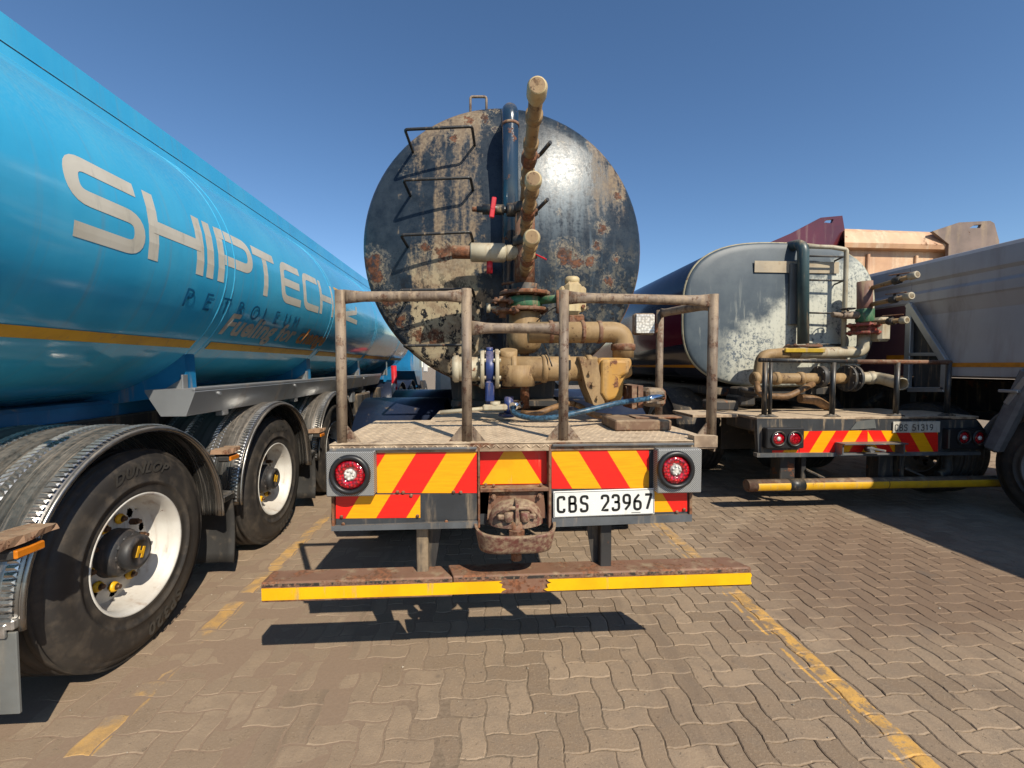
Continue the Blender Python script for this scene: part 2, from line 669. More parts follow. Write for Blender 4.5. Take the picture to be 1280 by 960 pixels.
def m_alu():
    s = NT('embossed aluminium')
    v = s.obj()
    a = s.noise(s.map(v, (14, 0.5, 0.5)), 2.2, 5, 0.6)
    b = s.noise(s.map(v, (40, 1.2, 1.2)), 2.5, 4, 0.6)
    f = s.noise(v, 40, 4, 0.7)
    col = s.mix((0.30, 0.285, 0.265), (0.13, 0.12, 0.11), s.st(a, 0.35, 0.68))
    d = s.ma('ADD', s.mul(s.st(b, 0.5, 0.7), 0.5), s.mul(s.st(s.nz(), 0.3, 1.0), s.st(f, 0.2, 0.65), 0.45), clamp=True)
    col = s.mix(col, (0.25, 0.205, 0.16), d)
    s.bump(s.ma('ADD', b, s.mul(f, 0.3)), 0.15, 0.003)
    return s.out(col, s.ma('ADD', 0.26, s.mul(d, 0.45)), s.ma('SUBTRACT', 0.9, s.mul(d, 0.8)))
M['alu'] = m_alu()
M['alu_rib'] = plain('polished aluminium rib', (0.62, 0.61, 0.59), 0.3, 0.85, 0.25, 20)
M['rail_alu'] = worn('aluminium side rail', (0.33, 0.34, 0.35), (0.27, 0.28, 0.29), 0.38, 0.55, dust=0.25, rust=0, scale=4, top=0.25)
M['white_plate'] = worn('number plate face', (0.72, 0.72, 0.68), (0.68, 0.68, 0.63), 0.4, dust=0.02, rust=0, scale=12, top=0)
M['old_plate'] = worn('dusty number plate', (0.50, 0.47, 0.40), (0.42, 0.39, 0.32), 0.5, dust=0.35, rust=0.0, scale=20, top=0)
M['black_print'] = plain('black print', (0.012, 0.012, 0.012), 0.4)
M['grey_print'] = plain('faded print', (0.09, 0.085, 0.08), 0.6, var=0.4, scale=60)
M['tape'] = worn('yellow reflective tape', (0.78, 0.43, 0.003), (0.70, 0.37, 0.003), 0.35, dust=0.08, rust=0.0, scale=15, top=0.1)
M['tape_old'] = worn('dusty yellow tape', (0.62, 0.34, 0.01), (0.52, 0.28, 0.01), 0.45, dust=0.2, rust=0.07, scale=15, top=0.2)
M['wood'] = worn('rusty brown block', (0.15, 0.085, 0.05), (0.11, 0.06, 0.035), 0.7, dust=0.5, rust=0.3, scale=8, streak=False)
M['amber'] = plain('amber lens', (0.6, 0.18, 0.01), 0.2)
M['old_rubber'] = worn('cracked old foam', (0.33, 0.20, 0.12), (0.22, 0.12, 0.07), 0.8, dust=0.3, rust=0.3, scale=18, streak=False)
M['flap_grey'] = worn('grey mudflap', (0.14, 0.145, 0.14), (0.10, 0.105, 0.10), 0.5, dust=0.35, rust=0, scale=7, dustc=(0.2, 0.17, 0.13))
M['navy_guard'] = worn('navy plastic mudguard', (0.010, 0.018, 0.042), None, 0.35, dust=0.0, rust=0, scale=5, top=0.03)
M['white_paint'] = worn('white cab paint', (0.7, 0.7, 0.68), None, 0.3, dust=0.1, rust=0, scale=3)
M['glass'] = plain('dark glass', (0.015, 0.018, 0.02), 0.05)
M['silver_body'] = worn('grey white body side', (0.35, 0.335, 0.33), (0.28, 0.265, 0.26), 0.34, dust=0.35, rust=0, scale=1.3, dustc=(0.24, 0.20, 0.175), top=0.1, bump=0.05)
M['maroon_reflection'] = worn('side with painted maroon reflection', (0.13, 0.06, 0.065), (0.10, 0.045, 0.05), 0.4, dust=0.3, rust=0, scale=2, dustc=(0.18, 0.12, 0.1), top=0.1)  # maroon reflection on the grey-white side, painted in as base colour
M['maroon'] = worn('maroon paint', (0.10, 0.012, 0.018), (0.07, 0.010, 0.014), 0.28, dust=0.2, rust=0, scale=3, coat=0.4, dustc=(0.17, 0.09, 0.08), top=0.1)
M['tan_body'] = worn('tan tipper body', (0.58, 0.35, 0.20), (0.42, 0.23, 0.13), 0.45, dust=0.45, rust=0.22, scale=2.6, dustc=(0.70, 0.53, 0.36), rustc=(0.30, 0.14, 0.065), top=0.2)
M['tan_dark'] = worn('brown tipper ear', (0.23, 0.165, 0.13), None, 0.5, dust=0.35, rust=0.1, scale=3, top=0.1)
M['lamp_ring'] = plain('black lamp ring', (0.015, 0.015, 0.016), 0.4)
M['guard_grey'] = plain('grey plastic mudguard', (0.14, 0.14, 0.145), 0.5)
M['orange'] = plain('orange paint', (0.55, 0.2, 0.01), 0.4)
M['letter_white'] = worn('pale vinyl lettering', (0.60, 0.56, 0.47), (0.53, 0.49, 0.40), 0.35, dust=0.2, rust=0, scale=9, dustc=(0.42, 0.40, 0.34), top=0.1, bump=0.03)
M['letter_ghost'] = plain('dark blue lettering', (0.012, 0.14, 0.30), 0.3)
M['letter_pale'] = plain('pale slogan lettering', (0.50, 0.46, 0.38), 0.35)
M['letter_orange'] = plain('orange slogan lettering', (0.50, 0.22, 0.05), 0.35)
M['chrome'] = plain('bright reflector', (0.8, 0.8, 0.8), 0.12, 1.0)

def m_blue():
    s = NT('blue tanker paint')
    v = s.obj()
    d = s.noise(s.map(v, (1, 1, 0.15)), 3.0, 5)
    sp = s.noise(v, 60, 3, 0.6)
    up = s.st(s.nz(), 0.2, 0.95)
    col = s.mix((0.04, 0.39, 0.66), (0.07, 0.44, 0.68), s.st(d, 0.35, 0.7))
    run = s.noise(s.map(v, (0.3, 9, 0.25)), 2.0, 5, 0.65)
    col = s.mix(col, (0.16, 0.30, 0.38), s.mul(s.st(run, 0.52, 0.78), 0.45))
    grime = s.noise(v, 1.4, 5, 0.6)
    col = s.mix(col, (0.05, 0.20, 0.32), s.mul(s.st(grime, 0.5, 0.75), 0.35))
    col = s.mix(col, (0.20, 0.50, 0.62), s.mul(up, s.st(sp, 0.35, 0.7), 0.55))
    r = s.ma('ADD', 0.10, s.ma('ADD', s.mul(up, 0.18), s.mul(d, 0.08)))
    s.bump(s.ma('ADD', s.noise(s.map(v, (1, .35, 1)), 2.2, 2), s.ma('ADD', s.mul(s.noise(s.map(v, (1, .4, 1)), 9, 2), 0.10), s.mul(s.noise(v, 12, 2), 0.05))), 0.42, 0.03)
    return s.out(col, r, 0.0, 0.6)
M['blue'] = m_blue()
M['blue_frame'] = worn('blue frame paint', (0.014, 0.16, 0.34), None, 0.3, dust=0.15, rust=0, scale=4, top=0.2)

def m_lens(name, cred=(0.55, 0.004, 0.012)):
    s = NT(name)
    v = s.obj()
    vo = s.voro(v, 75, 'F1', 'Distance', 0.55)
    col = s.mix(cred, (0.16, 0.0, 0.004), s.st(vo, 0.2, 0.6))
    s.bump(vo, 0.6, 0.006)
    return s.out(col, 0.08, 0.0, 1.0)
M['lens_red'] = m_lens('red lamp lens')
def m_clear():
    s = NT('clear lamp lens')
    vo = s.voro(s.obj(), 60, 'F1', 'Distance', 0.6)
    s.bump(vo, 0.35, 0.005)
    return s.out(s.mix((0.72, 0.70, 0.64), (0.42, 0.40, 0.36), s.st(vo, 0.2, 0.6)), 0.22, 0.1, 0.6)
M['lens_clear'] = m_clear()

def m_perf():
    """punched grey sheet round the lamps"""
    s = NT('punched grey sheet')
    p = s.sep(s.obj())
    a = s.ma('ADD', s.mul(p[0], 1.0), s.mul(p[2], 1.0))
    b = s.ma('SUBTRACT', p[0], p[2])
    k = 125.0
    fa = s.ma('ABSOLUTE', s.ma('SUBTRACT', s.ma('FRACT', s.mul(a, k)), 0.5))
    fb = s.ma('ABSOLUTE', s.ma('SUBTRACT', s.ma('FRACT', s.mul(b, k)), 0.5))
    h = s.mul(s.st(fa, 0.36, 0.26), s.st(fb, 0.36, 0.26))
    col = s.mix((0.34, 0.34, 0.33), (0.03, 0.03, 0.03), h)
    s.bump(h, -0.6, 0.003)
    return s.out(col, 0.5, 0.2)
M['perf'] = m_perf()

def m_chev(name, x0, period, slope, z0, red0, dirt=0.12, duty=0.5):
    """diagonal red and yellow reflective sheeting, printed on a flat board (object space = world metres from the truck's root)"""
    s = NT(name)
    p = s.sep(s.pos())
    q = s.ma('SUBTRACT', s.ma('SUBTRACT', p[0], x0), s.mul(s.ma('SUBTRACT', p[2], z0), slope))
    f = s.ma('FRACT', s.ma('ADD', s.ma('DIVIDE', q, period), 100.0))
    m = s.ma('LESS_THAN', f, duty)
    gr = s.noise(s.map(s.obj(), (0.6, 1, 9)), 14, 4, 0.6)
    red = s.mix((0.74, 0.018, 0.010), (0.62, 0.014, 0.010), s.st(gr, 0.35, 0.7))
    yel = s.mix((0.80, 0.36, 0.004), (0.72, 0.30, 0.004), s.st(gr, 0.35, 0.7))
    col = s.mix(yel, red, m)
    dn = s.noise(s.map(s.obj(), (1, 1, 0.3)), 16, 6, 0.65)
    dm = s.st(dn, 0.72 - dirt * 0.5, 0.86 - dirt * 0.3)
    col = s.mix(col, (0.22, 0.15, 0.09), s.mul(dm, 0.7))
    s.bump(gr, 0.1, 0.002)
    return s.out(col, 0.32, 0.0)

def m_tank1(cx, cz):
    """navy tank end: sand streaks, rust blisters with pale rings, bleached patch on the right"""
    s = NT('weathered navy tank end')
    v = s.obj()
    p = s.sep(s.pos())
    x = s.ma('SUBTRACT', p[0], cx); z = s.ma('SUBTRACT', p[2], cz)
    fine = s.noise(v, 45, 5, 0.7)
    mid = s.noise(v, 9, 6, 0.65)
    base = s.mix((0.013, 0.020, 0.030), (0.026, 0.036, 0.048), s.st(mid, 0.35, 0.65))
    # long vertical sand streaks
    stk = s.noise(s.map(v, (1, 1, 0.07)), 11, 6, 0.65)
    stk2 = s.noise(s.map(v, (1, 1, 0.12)), 26, 5, 0.65)
    xw = s.ma('ADD', x, s.mul(s.ma('SUBTRACT', mid, 0.5), 0.45))
    left = s.ma('MULTIPLY', s.band(xw, -0.76, -0.15, 0.11), s.ma('ADD', 0.72, s.mul(s.st(s.noise(s.map(v, (1, 1, 0.05)), 5, 2), 0.4, 0.6), 0.34)))
    low = s.st(z, 0.25, -0.45)
    amt = s.ma('ADD', s.mul(left, s.ma('ADD', 0.255, s.mul(low, 0.19))), s.mul(s.band(xw, 0.62, 0.98, 0.08), s.st(z, -0.1, 0.5), 0.30))
    amt = s.ma('ADD', amt, s.mul(s.band(xw, 0.04, 0.98, 0.1), s.st(z, -0.15, -0.6), 0.17))
    amt = s.ma('ADD', amt, s.mul(s.st(z, 0.65, 1.0), 0.16))
    sv = s.ma('ADD', s.ma('ADD', s.mul(stk, 0.45), s.mul(stk2, 0.3)), s.mul(fine, 0.25))
    th = s.ma('SUBTRACT', sv, s.ma('SUBTRACT', 0.72, amt))
    sm = s.st(th, -0.03, 0.13)
    sand = s.mix((0.21, 0.145, 0.09), (0.31, 0.23, 0.145), s.st(fine, 0.35, 0.65))
    sand = s.mix(sand, (0.40, 0.33, 0.21), s.mul(low, s.st(mid, 0.4, 0.6)))
    col = s.mix(base, sand, s.mul(sm, s.ma('ADD', 0.66, s.mul(low, 0.29))))
    # dark flaked holes inside the lower sand
    fl = s.noise(s.map(v, (1, 1, 0.7)), 17, 7, 0.75)
    col = s.mix(col, (0.012, 0.012, 0.014), s.mul(s.st(fl, 0.53, 0.555), low, s.st(z, -0.05, -0.4)))
    # bleached patch
    dx = s.ma('DIVIDE', s.ma('SUBTRACT', x, 0.42), 0.36); dz = s.ma('DIVIDE', s.ma('SUBTRACT', z, 0.46), 0.46)
    rr = s.ma('SQRT', s.ma('ADD', s.mul(dx, dx), s.mul(dz, dz)))
    rr = s.ma('ADD', rr, s.mul(s.ma('SUBTRACT', stk, 0.5), 1.2))
    bl = s.mul(s.st(rr, 1.25, 0.2), s.st(s.ma('ADD', s.mul(stk2, 0.6), s.mul(fine, 0.4)), 0.36, 0.6))
    drip = s.mul(s.band(x, 0.12, 0.8, 0.12), s.st(z, 0.6, 0.1), s.st(z, -0.65, -0.1), s.st(stk2, 0.5, 0.72))
    bl = s.ma('MAXIMUM', bl, s.mul(drip, 0.45))
    col = s.mix(col, (0.21, 0.27, 0.31), s.mul(bl, 0.55))
    # rust blisters with pale rings
    vo = s.voro(s.map(v, (1, 1, 1)), 4.6, 'F1', 'Distance')
    vr = s.sep(s.voro(v, 4.6, 'F1', 'Color'))
    vd = s.ma('ADD', vo, s.mul(s.ma('SUBTRACT', s.noise(v, 22, 4, 0.7), 0.5), 0.5))
    sel = s.ma('GREATER_THAN', vr[0], 0.55)
    size = s.ma('ADD', 0.05, s.mul(vr[1], 0.11))
    qq = s.ma('DIVIDE', vd, size)
    lowsel = s.ma('MULTIPLY', sel, s.ma('ADD', 0.25, s.mul(s.st(z, 0.25, -0.1), 0.65)))
    core = s.mul(s.st(qq, 1.0, 0.82), lowsel)
    ring = s.mul(s.band(qq, 1.0, 1.35, 0.12), sel, s.st(fine, 0.38, 0.55))
    ring2 = s.mul(s.band(qq, 1.75, 1.95, 0.08), sel, s.st(fine, 0.45, 0.6))
    dist_n = s.mul(s.ma('SUBTRACT', s.noise(v, 13, 6, 0.75), 0.5), 0.19)
    fld = None
    for (bx_, bz_, br_) in BLISTERS:
        ex = s.ma('SUBTRACT', p[0], bx_); ez = s.ma('SUBTRACT', p[2], bz_)
        d_ = s.ma('DIVIDE', s.ma('ADD', s.ma('SQRT', s.ma('ADD', s.mul(ex, ex), s.mul(ez, ez))), dist_n), br_)
        fld = d_ if fld is None else s.ma('MINIMUM', fld, d_)
    core = s.ma('MAXIMUM', core, s.mul(s.st(fld, 1.05, 0.8), s.st(s.noise(v, 34, 6, 0.75), 0.38, 0.50)))
    ring = s.ma('MAXIMUM', ring, s.mul(s.band(fld, 1.0, 1.4, 0.15), s.st(fine, 0.38, 0.55)))
    ring2 = s.ma('MAXIMUM', ring2, s.mul(s.band(fld, 1.7, 2.0, 0.1), s.st(fine, 0.42, 0.56)))
    rustc = s.mix((0.15, 0.062, 0.032), (0.05, 0.024, 0.016), s.st(s.ma('ADD', s.mul(fine, 0.5), s.mul(s.noise(v, 18, 4), 0.5)), 0.42, 0.58))
    col = s.mix(col, (0.30, 0.24, 0.16), s.mul(ring, 0.6))
    col = s.mix(col, (0.24, 0.21, 0.16), s.mul(ring2, 0.4))
    col = s.mix(col, rustc, core)
    mot = s.mul(s.st(s.noise(v, 13, 8, 0.8), 0.50, 0.58), s.st(z, 0.15, -0.25), s.band(x, 0.1, 1.2, 0.08))
    col = s.mix(col, (0.15, 0.135, 0.10), s.mul(mot, 0.55))
    any_ = s.ma('MAXIMUM', s.ma('MAXIMUM', sm, core), s.mul(mot, 0.5))
    rough = s.ma('ADD', s.ma('ADD', 0.31, s.mul(any_, 0.4)), s.mul(s.ma('SUBTRACT', fine, 0.5), 0.5))
    s.bump(s.ma('ADD', s.ma('ADD', s.mul(core, 0.8), s.mul(fine, 0.5)), s.mul(sm, 0.5)), 0.35, 0.004)
    return s.out(col, rough, 0.0, 0.0, 0.22)

def m_tank2(x0, z0):
    """grey-blue tank end with a pale lime splash in the middle"""
    s = NT('grey tank end with lime splash')
    v = s.obj()
    p = s.sep(s.pos())
    x = s.ma('SUBTRACT', p[0], x0); z = s.ma('SUBTRACT', p[2], z0)
    fine = s.noise(v, 28, 6, 0.75)
    mid = s.noise(v, 4, 6, 0.6)
    stk = s.noise(s.map(v, (1, 1, 0.12)), 14, 5, 0.65)
    base = s.mix((0.040, 0.058, 0.075), (0.06, 0.08, 0.095), s.st(mid, 0.35, 0.65))
    # splash: upper edge rises to the right
    lim = s.ma('ADD', 0.22, s.mul(x, 0.62))
    e = s.ma('SUBTRACT', lim, z)
    e = s.ma('ADD', e, s.mul(s.ma('SUBTRACT', mid, 0.5), 0.9))
    a = s.mul(s.st(e, -0.1, 0.22), s.st(x, -0.98, -0.5), s.st(s.ma('ADD', s.mul(fine, 0.6), s.mul(stk, 0.4)), 0.36, 0.52))
    col = s.mix(base, (0.50, 0.50, 0.42), s.mul(a, 0.95))
    dk = s.mul(s.st(s.noise(v, 22, 6, 0.75), 0.52, 0.58), s.band(x, -0.75, -0.1, 0.15), s.band(z, -0.68, -0.2, 0.12))
    col = s.mix(col, (0.05, 0.075, 0.11), s.mul(dk, 0.85))
    dr = s.mul(s.st(stk, 0.58, 0.7), s.st(z, 0.6, -0.2))
    col = s.mix(col, (0.50, 0.50, 0.42), s.mul(dr, 0.35))
    s.bump(fine, 0.15, 0.003)
    return s.out(col, 0.5, 0.0)

def m_barrel2():
    """navy barrel with a maroon band and a thin orange line"""
    s = NT('navy and maroon barrel')
    p = s.sep(s.pos())
    z = s.ma('SUBTRACT', p[2], s.mul(s.ma('SUBTRACT', p[1], 5.2), -0.03))
    n = s.noise(s.obj(), 5, 4)
    col = s.mix((0.012, 0.016, 0.035), (0.02, 0.022, 0.04), s.st(n, 0.4, 0.6))
    band = s.band(z, 1.75, 2.25, 0.004)
    col = s.mix(col, (0.13, 0.012, 0.025), band)
    ln = s.band(p[2], 1.455, 1.49, 0.003)
    col = s.mix(col, (0.55, 0.25, 0.01), ln)
    return s.out(col, 0.22, 0.0, 0.4)

def m_paver(name, attr):
    """brown concrete; yellow bay lines painted at fixed places in the yard; red-brown soil patches"""
    s = NT(name)
    P = s.pos()
    p = s.sep(P)
    fine = s.noise(P, 95, 5, 0.7)
    mid = s.noise(P, 12, 5, 0.6)
    big = s.noise(P, 0.9, 4, 0.6)
    if attr:
        a = s.n('ShaderNodeAttribute'); a.attribute_name = 'tint'; t = a.outputs['Fac']
    else:
        a = s.n('ShaderNodeObjectInfo'); t = a.outputs['Random']
    c = s.mix((0.222, 0.160, 0.107), (0.322, 0.238, 0.162), t)
    c = s.mix(c, (0.215, 0.165, 0.120), s.mul(s.st(mid, 0.4, 0.7), 0.6))
    c = s.mix(c, (0.40, 0.31, 0.215), s.mul(s.st(fine, 0.5, 0.75), 0.6))
    chip = s.noise(P, 34, 6, 0.75)
    c = s.mix(c, (0.13, 0.10, 0.075), s.mul(s.st(chip, 0.60, 0.66), 0.55))
    c = s.mix(c, (0.15, 0.12, 0.09), s.mul(s.st(fine, 0.42, 0.3), 0.4))
    soil = s.noise(P, 0.75, 5, 0.62, 0.4)
    px = s.ma('DIVIDE', s.ma('SUBTRACT', p[0], 2.9), 1.3); py = s.ma('DIVIDE', s.ma('SUBTRACT', p[1], 3.0), 1.2)
    rr = s.ma('SQRT', s.ma('ADD', s.mul(px, px), s.mul(py, py)))
    rr = s.ma('ADD', rr, s.mul(s.ma('SUBTRACT', soil, 0.5), 2.0))
    sm = s.st(rr, 1.15, 0.6)
    c = s.mix(c, (0.155, 0.098, 0.065), s.mul(sm, 0.62))
    # dusty smear on the left bay
    c = s.mix(c, (0.268, 0.196, 0.134), s.mul(s.st(s.ma('ADD', p[0], s.mul(big, 0.8)), 0.6, -0.3), s.st(mid, 0.25, 0.7), 0.8))
    # oil spots
    oil = s.mul(s.st(s.noise(P, 2.3, 4, 0.6), 0.64, 0.74), s.st(p[0], 0.4, 1.0))
    c = s.mix(c, (0.13, 0.115, 0.10), s.mul(oil, 0.55))
    vd = s.voro(P, 5.5, 'F1', 'Distance'); vc = s.sep(s.voro(P, 5.5, 'F1', 'Color'))
    drip = s.mul(s.st(s.ma('ADD', vd, s.mul(s.ma('SUBTRACT', mid, 0.5), 0.12)), 0.13, 0.06), s.ma('GREATER_THAN', vc[0], 0.72))
    c = s.mix(c, (0.09, 0.072, 0.06), s.mul(drip, 0.45))
    tr = s.ma('ADD', p[0], s.mul(s.ma('SUBTRACT', big, 0.5), 0.5))
    trk = s.mul(s.ma('ADD', s.band(tr, 2.25, 2.6, 0.08), s.ma('ADD', s.band(tr, 0.75, 1.05, 0.08), s.band(tr, -0.9, -0.6, 0.08))), s.st(s.noise(s.map(P, (3, 0.5, 1)), 4, 4), 0.45, 0.62))
    c = s.mix(c, (0.16, 0.118, 0.085), s.mul(trk, 0.4))
    # bay lines
    wig = s.mul(s.ma('SUBTRACT', s.noise(P, 7, 4, 0.6), 0.5), 0.05)
    xr = s.ma('ADD', p[0], wig)
    wr = s.noise(P, 8.5, 7, 0.75)
    dbl = s.ma('ADD', s.band(xr, 1.59, 1.685, 0.004), s.mul(s.band(xr, 1.545, 1.562, 0.003), s.st(wr, 0.48, 0.52)), clamp=True)
    lr = s.mul(dbl, s.ma('ADD', s.mul(s.st(wr, 0.43, 0.51), 0.95), s.mul(s.st(wr, 0.34, 0.4), 0.08)))
    far = s.st(p[1], 3.1, 2.2)
    lr = s.mul(lr, s.ma('ADD', s.mul(far, 0.45), 0.52))
    ll = s.mul(s.band(xr, -1.60, -1.49, 0.006), s.mul(s.st(s.noise(P, 3.6, 6, 0.7), 0.42, 0.58), 0.7))
    ln = s.ma('MAXIMUM', lr, ll)
    c = s.mix(c, s.mix((0.60, 0.34, 0.09), (0.42, 0.25, 0.09), s.st(mid, 0.4, 0.65)), s.mul(ln, s.st(fine, 0.28, 0.42)))
    s.bump(s.ma('SUBTRACT', s.ma('ADD', s.mul(fine, 0.8), s.mul(mid, 0.5)), s.mul(s.st(chip, 0.60, 0.66), 0.6)), 0.5, 0.005)
    return s.out(c, 0.8, 0.0, 0.0, 0.3)
def m_sand():
    s = NT('joint sand')
    P = s.pos()
    f = s.noise(P, 60, 5, 0.7)
    b = s.noise(P, 1.1, 4)
    p = s.sep(P)
    c = s.mix((0.15, 0.115, 0.08), (0.24, 0.185, 0.13), s.st(f, 0.35, 0.65))
    c = s.mix(c, (0.26, 0.183, 0.128), s.mul(s.st(s.ma('ADD', p[0], s.mul(b, 0.8)), 0.6, -0.3), 0.8))
    # beyond the modelled pavers: courses in the colour only
    br = s.n('ShaderNodeTexBrick')
    s.put(br.inputs['Vector'], P)
    br.inputs['Color1'].default_value = (0.25, 0.195, 0.14, 1); br.inputs['Color2'].default_value = (0.29, 0.225, 0.16, 1)
    br.inputs['Mortar'].default_value = (0.14, 0.11, 0.08, 1)
    br.inputs['Scale'].default_value = 1.0
    br.inputs['Brick Width'].default_value = 0.2
    br.inputs['Row Height'].default_value = 0.1
    br.inputs['Mortar Size'].default_value = 0.006
    c = s.mix(c, br.outputs[0], s.st(p[1], 9.2, 9.3))
    s.bump(f, 0.4, 0.004)
    return s.out(c, 0.9, 0.0, 0.0, 0.2)
M['paver'] = m_paver('concrete paver', False)
M['paver_joined'] = m_paver('concrete pavers far', True)
M['sand'] = m_sand()

# ---------------------------------------------------------------- the yard: base sheet and interlocking pavers
def base_h(x, y):
    n = mnoise.noise(Vector((x * 1.3, y * 1.3, 3.1)))
    n2 = mnoise.noise(Vector((x * 9, y * 9, 1.7)))
    l = 1 / (1 + math.exp((x + 0.25 * n - 0.15) * 5))
    return -0.0066 + 0.0048 * l + 0.0022 * n + 0.0012 * n2 - (0.0 if y < 9.2 else 0.0)
xs = [-400, -150, -60, -25, -12] + [-7 + 0.07 * i for i in range(226)] + [12, 25, 60, 150, 400]
ys = [-60, -20, -8, -3] + [0.4 + 0.07 * i for i in range(127)] + [9.35, 12, 20, 40, 90, 200, 420]
g = MB()
gv = [(x, y, base_h(x, y) if (-7 <= x <= 8.8 and 0.3 < y < 9.3) else -0.002) for y in ys for x in xs]
W_ = len(xs)
gf = [[j * W_ + i, j * W_ + i + 1, (j + 1) * W_ + i + 1, (j + 1) * W_ + i] for j in range(len(ys) - 1) for i in range(W_ - 1)]
g.add(gv, gf, True)
ground = g.build('ground', M['sand'], None, fix=False, kind='structure')

U = 0.1
DEL = 0.0068
def unit_edge(a, b):
    """wavy joint between two lattice points (shared by the pavers on both sides)"""
    (x0, y0), (x1, y1) = a, b
    rev = (x1 < x0) or (y1 < y0)
    if rev:
        (x0, y0), (x1, y1) = (x1, y1), (x0, y0)
    if x0 == x1:
        sg = 1 if y0 % 2 == 0 else -1
        d = (sg * DEL, 0)
    else:
        sg = 1 if x0 % 2 == 0 else -1
        d = (0, sg * DEL)
    pts = []
    for t, k in ((0.0, 0), (0.16, 0.35), (0.3, 1), (0.7, 1), (0.84, 0.35), (1.0, 0)):
        pts.append(((x0 + (x1 - x0) * t) * U + d[0] * k, (y0 + (y1 - y0) * t) * U + d[1] * k))
    if rev:
        pts.reverse()
    return pts[:-1]
def paver_outline(i, j, horiz):
    w_, h_ = (2, 1) if horiz else (1, 2)
    loop = [(i + k, j) for k in range(w_)] + [(i + w_, j + k) for k in range(h_)] + [(i + w_ - k, j + h_) for k in range(w_)] + [(i, j + h_ - k) for k in range(h_)]
    out = []
    for k in range(len(loop)):
        out += unit_edge(loop[k], loop[(k + 1) % len(loop)])
    cx, cy = (i + w_ / 2) * U, (j + h_ / 2) * U
    return cx, cy, [(x - cx, y - cy) for x, y in out], w_ * U, h_ * U
def paver_mesh(i, j, horiz, gap=0.0020, ch=0.0042):
    cx, cy, o, w_, h_ = paver_outline(i, j, horiz)
    def inset(g_):
        return [(x * (1 - 2 * g_ / w_), y * (1 - 2 * g_ / h_)) for x, y in o]
    n = len(o)
    vs = [(x, y, 0) for x, y in inset(gap + ch)] + [(x, y, -0.0032) for x, y in inset(gap)] + [(x, y, -0.03) for x, y in inset(gap)]
    fs = [list(range(n))]
    for L in (0, 1):
        for k in range(n):
            k2 = (k + 1) % n
            fs.append([L * n + k, (L + 1) * n + k, (L + 1) * n + k2, L * n + k2])
    return cx, cy, vs, fs
cells = []
for i in range(-70, 89):
    for j in range(4, 92):
        k = (i - j) % 4
        if k == 0:
            cells.append((i, j, True))
        elif k == 3:
            cells.append((i, j, False))
rank = []
for c in cells:
    cx = (c[0] + (1 if c[2] else .5)) * U; cy = (c[1] + (.5 if c[2] else 1)) * U
    q = in_view((cx, cy, 0))
    vis = q is not None and -10 < q[0] < 1290 and q[1] < 975
    # keep those hidden under the big tyre at the left for last
    rank.append((0 if vis else 1, cx * cx + cy * cy, c))
rank.sort(key=lambda t: (t[0], t[1]))
near = set(r[2] for r in rank[:300])
variants = {}
jb = MB()
tints = []
rp = random.Random(3)
for c in cells:
    key = (c[0] % 2, c[1] % 2, c[2])
    tz = -abs(rp.gauss(0, 0.0013)); rx = rp.gauss(0, 0.008); ry = rp.gauss(0, 0.008); rz = rp.gauss(0, 0.009)
    if key not in variants:
        variants[key] = [paver_mesh(*c)[2:], None]
    vs_, fs_ = variants[key][0]
    cx = (c[0] + (1 if c[2] else .5)) * U; cy = (c[1] + (.5 if c[2] else 1)) * U
    if c in near:
        if variants[key][1] is None:
            me = bpy.data.meshes.new('paver')
            me.from_pydata(vs_, [], fs_)
            me.materials.append(M['paver'])
            variants[key][1] = me
        o = bpy.data.objects.new('paver', variants[key][1])
        COL.objects.link(o)
        o.parent = ground
        o.location = (cx, cy, tz)
        o.rotation_euler = (rx, ry, rz)
    else:
        e = Matrix.Rotation(rz, 3, 'Z')
        jb.add([((e @ Vector(v)).x + cx, (e @ Vector(v)).y + cy, v[2] + tz + v[0] * -ry + v[1] * rx) for v in vs_], fs_)
        tints += [rp.random()] * len(fs_)
jo = jb.build('pavers', M['paver_joined'], ground, fix=False, kind='stuff')
at_ = jo.data.attributes.new('tint', 'FLOAT', 'FACE')
at_.data.foreach_set('value', tints)
# loose grit and pebbles on the paving
pb = MB()
for k in range(230):
    x = rp.uniform(-2.2, 5.0); y = rp.uniform(1.2, 5.0)
    r_ = rp.uniform(0.0015, 0.0045) * (1 if rp.random() < .9 else 1.8)
    vs_ = []
    for d in ((1, 0, 0), (0, 1, 0), (-1, 0, 0), (0, -1, 0), (0, 0, 1), (0, 0, -1)):
        vs_.append((x + d[0] * r_ * rp.uniform(.7, 1.3), y + d[1] * r_ * rp.uniform(.7, 1.3), 0.001 + d[2] * r_ * .8))
    pb.add(vs_, [[0, 1, 4], [1, 2, 4], [2, 3, 4], [3, 0, 4], [1, 0, 5], [2, 1, 5], [3, 2, 5], [0, 3, 5]])
po = pb.build('grit', plain('pale grit', (0.42, 0.36, 0.28), 0.8, var=0.3, scale=3), None, fix=False, kind='stuff')
po['label'] = 'loose pale grit and small pebbles scattered over the brown paving'
po['category'] = 'gravel'
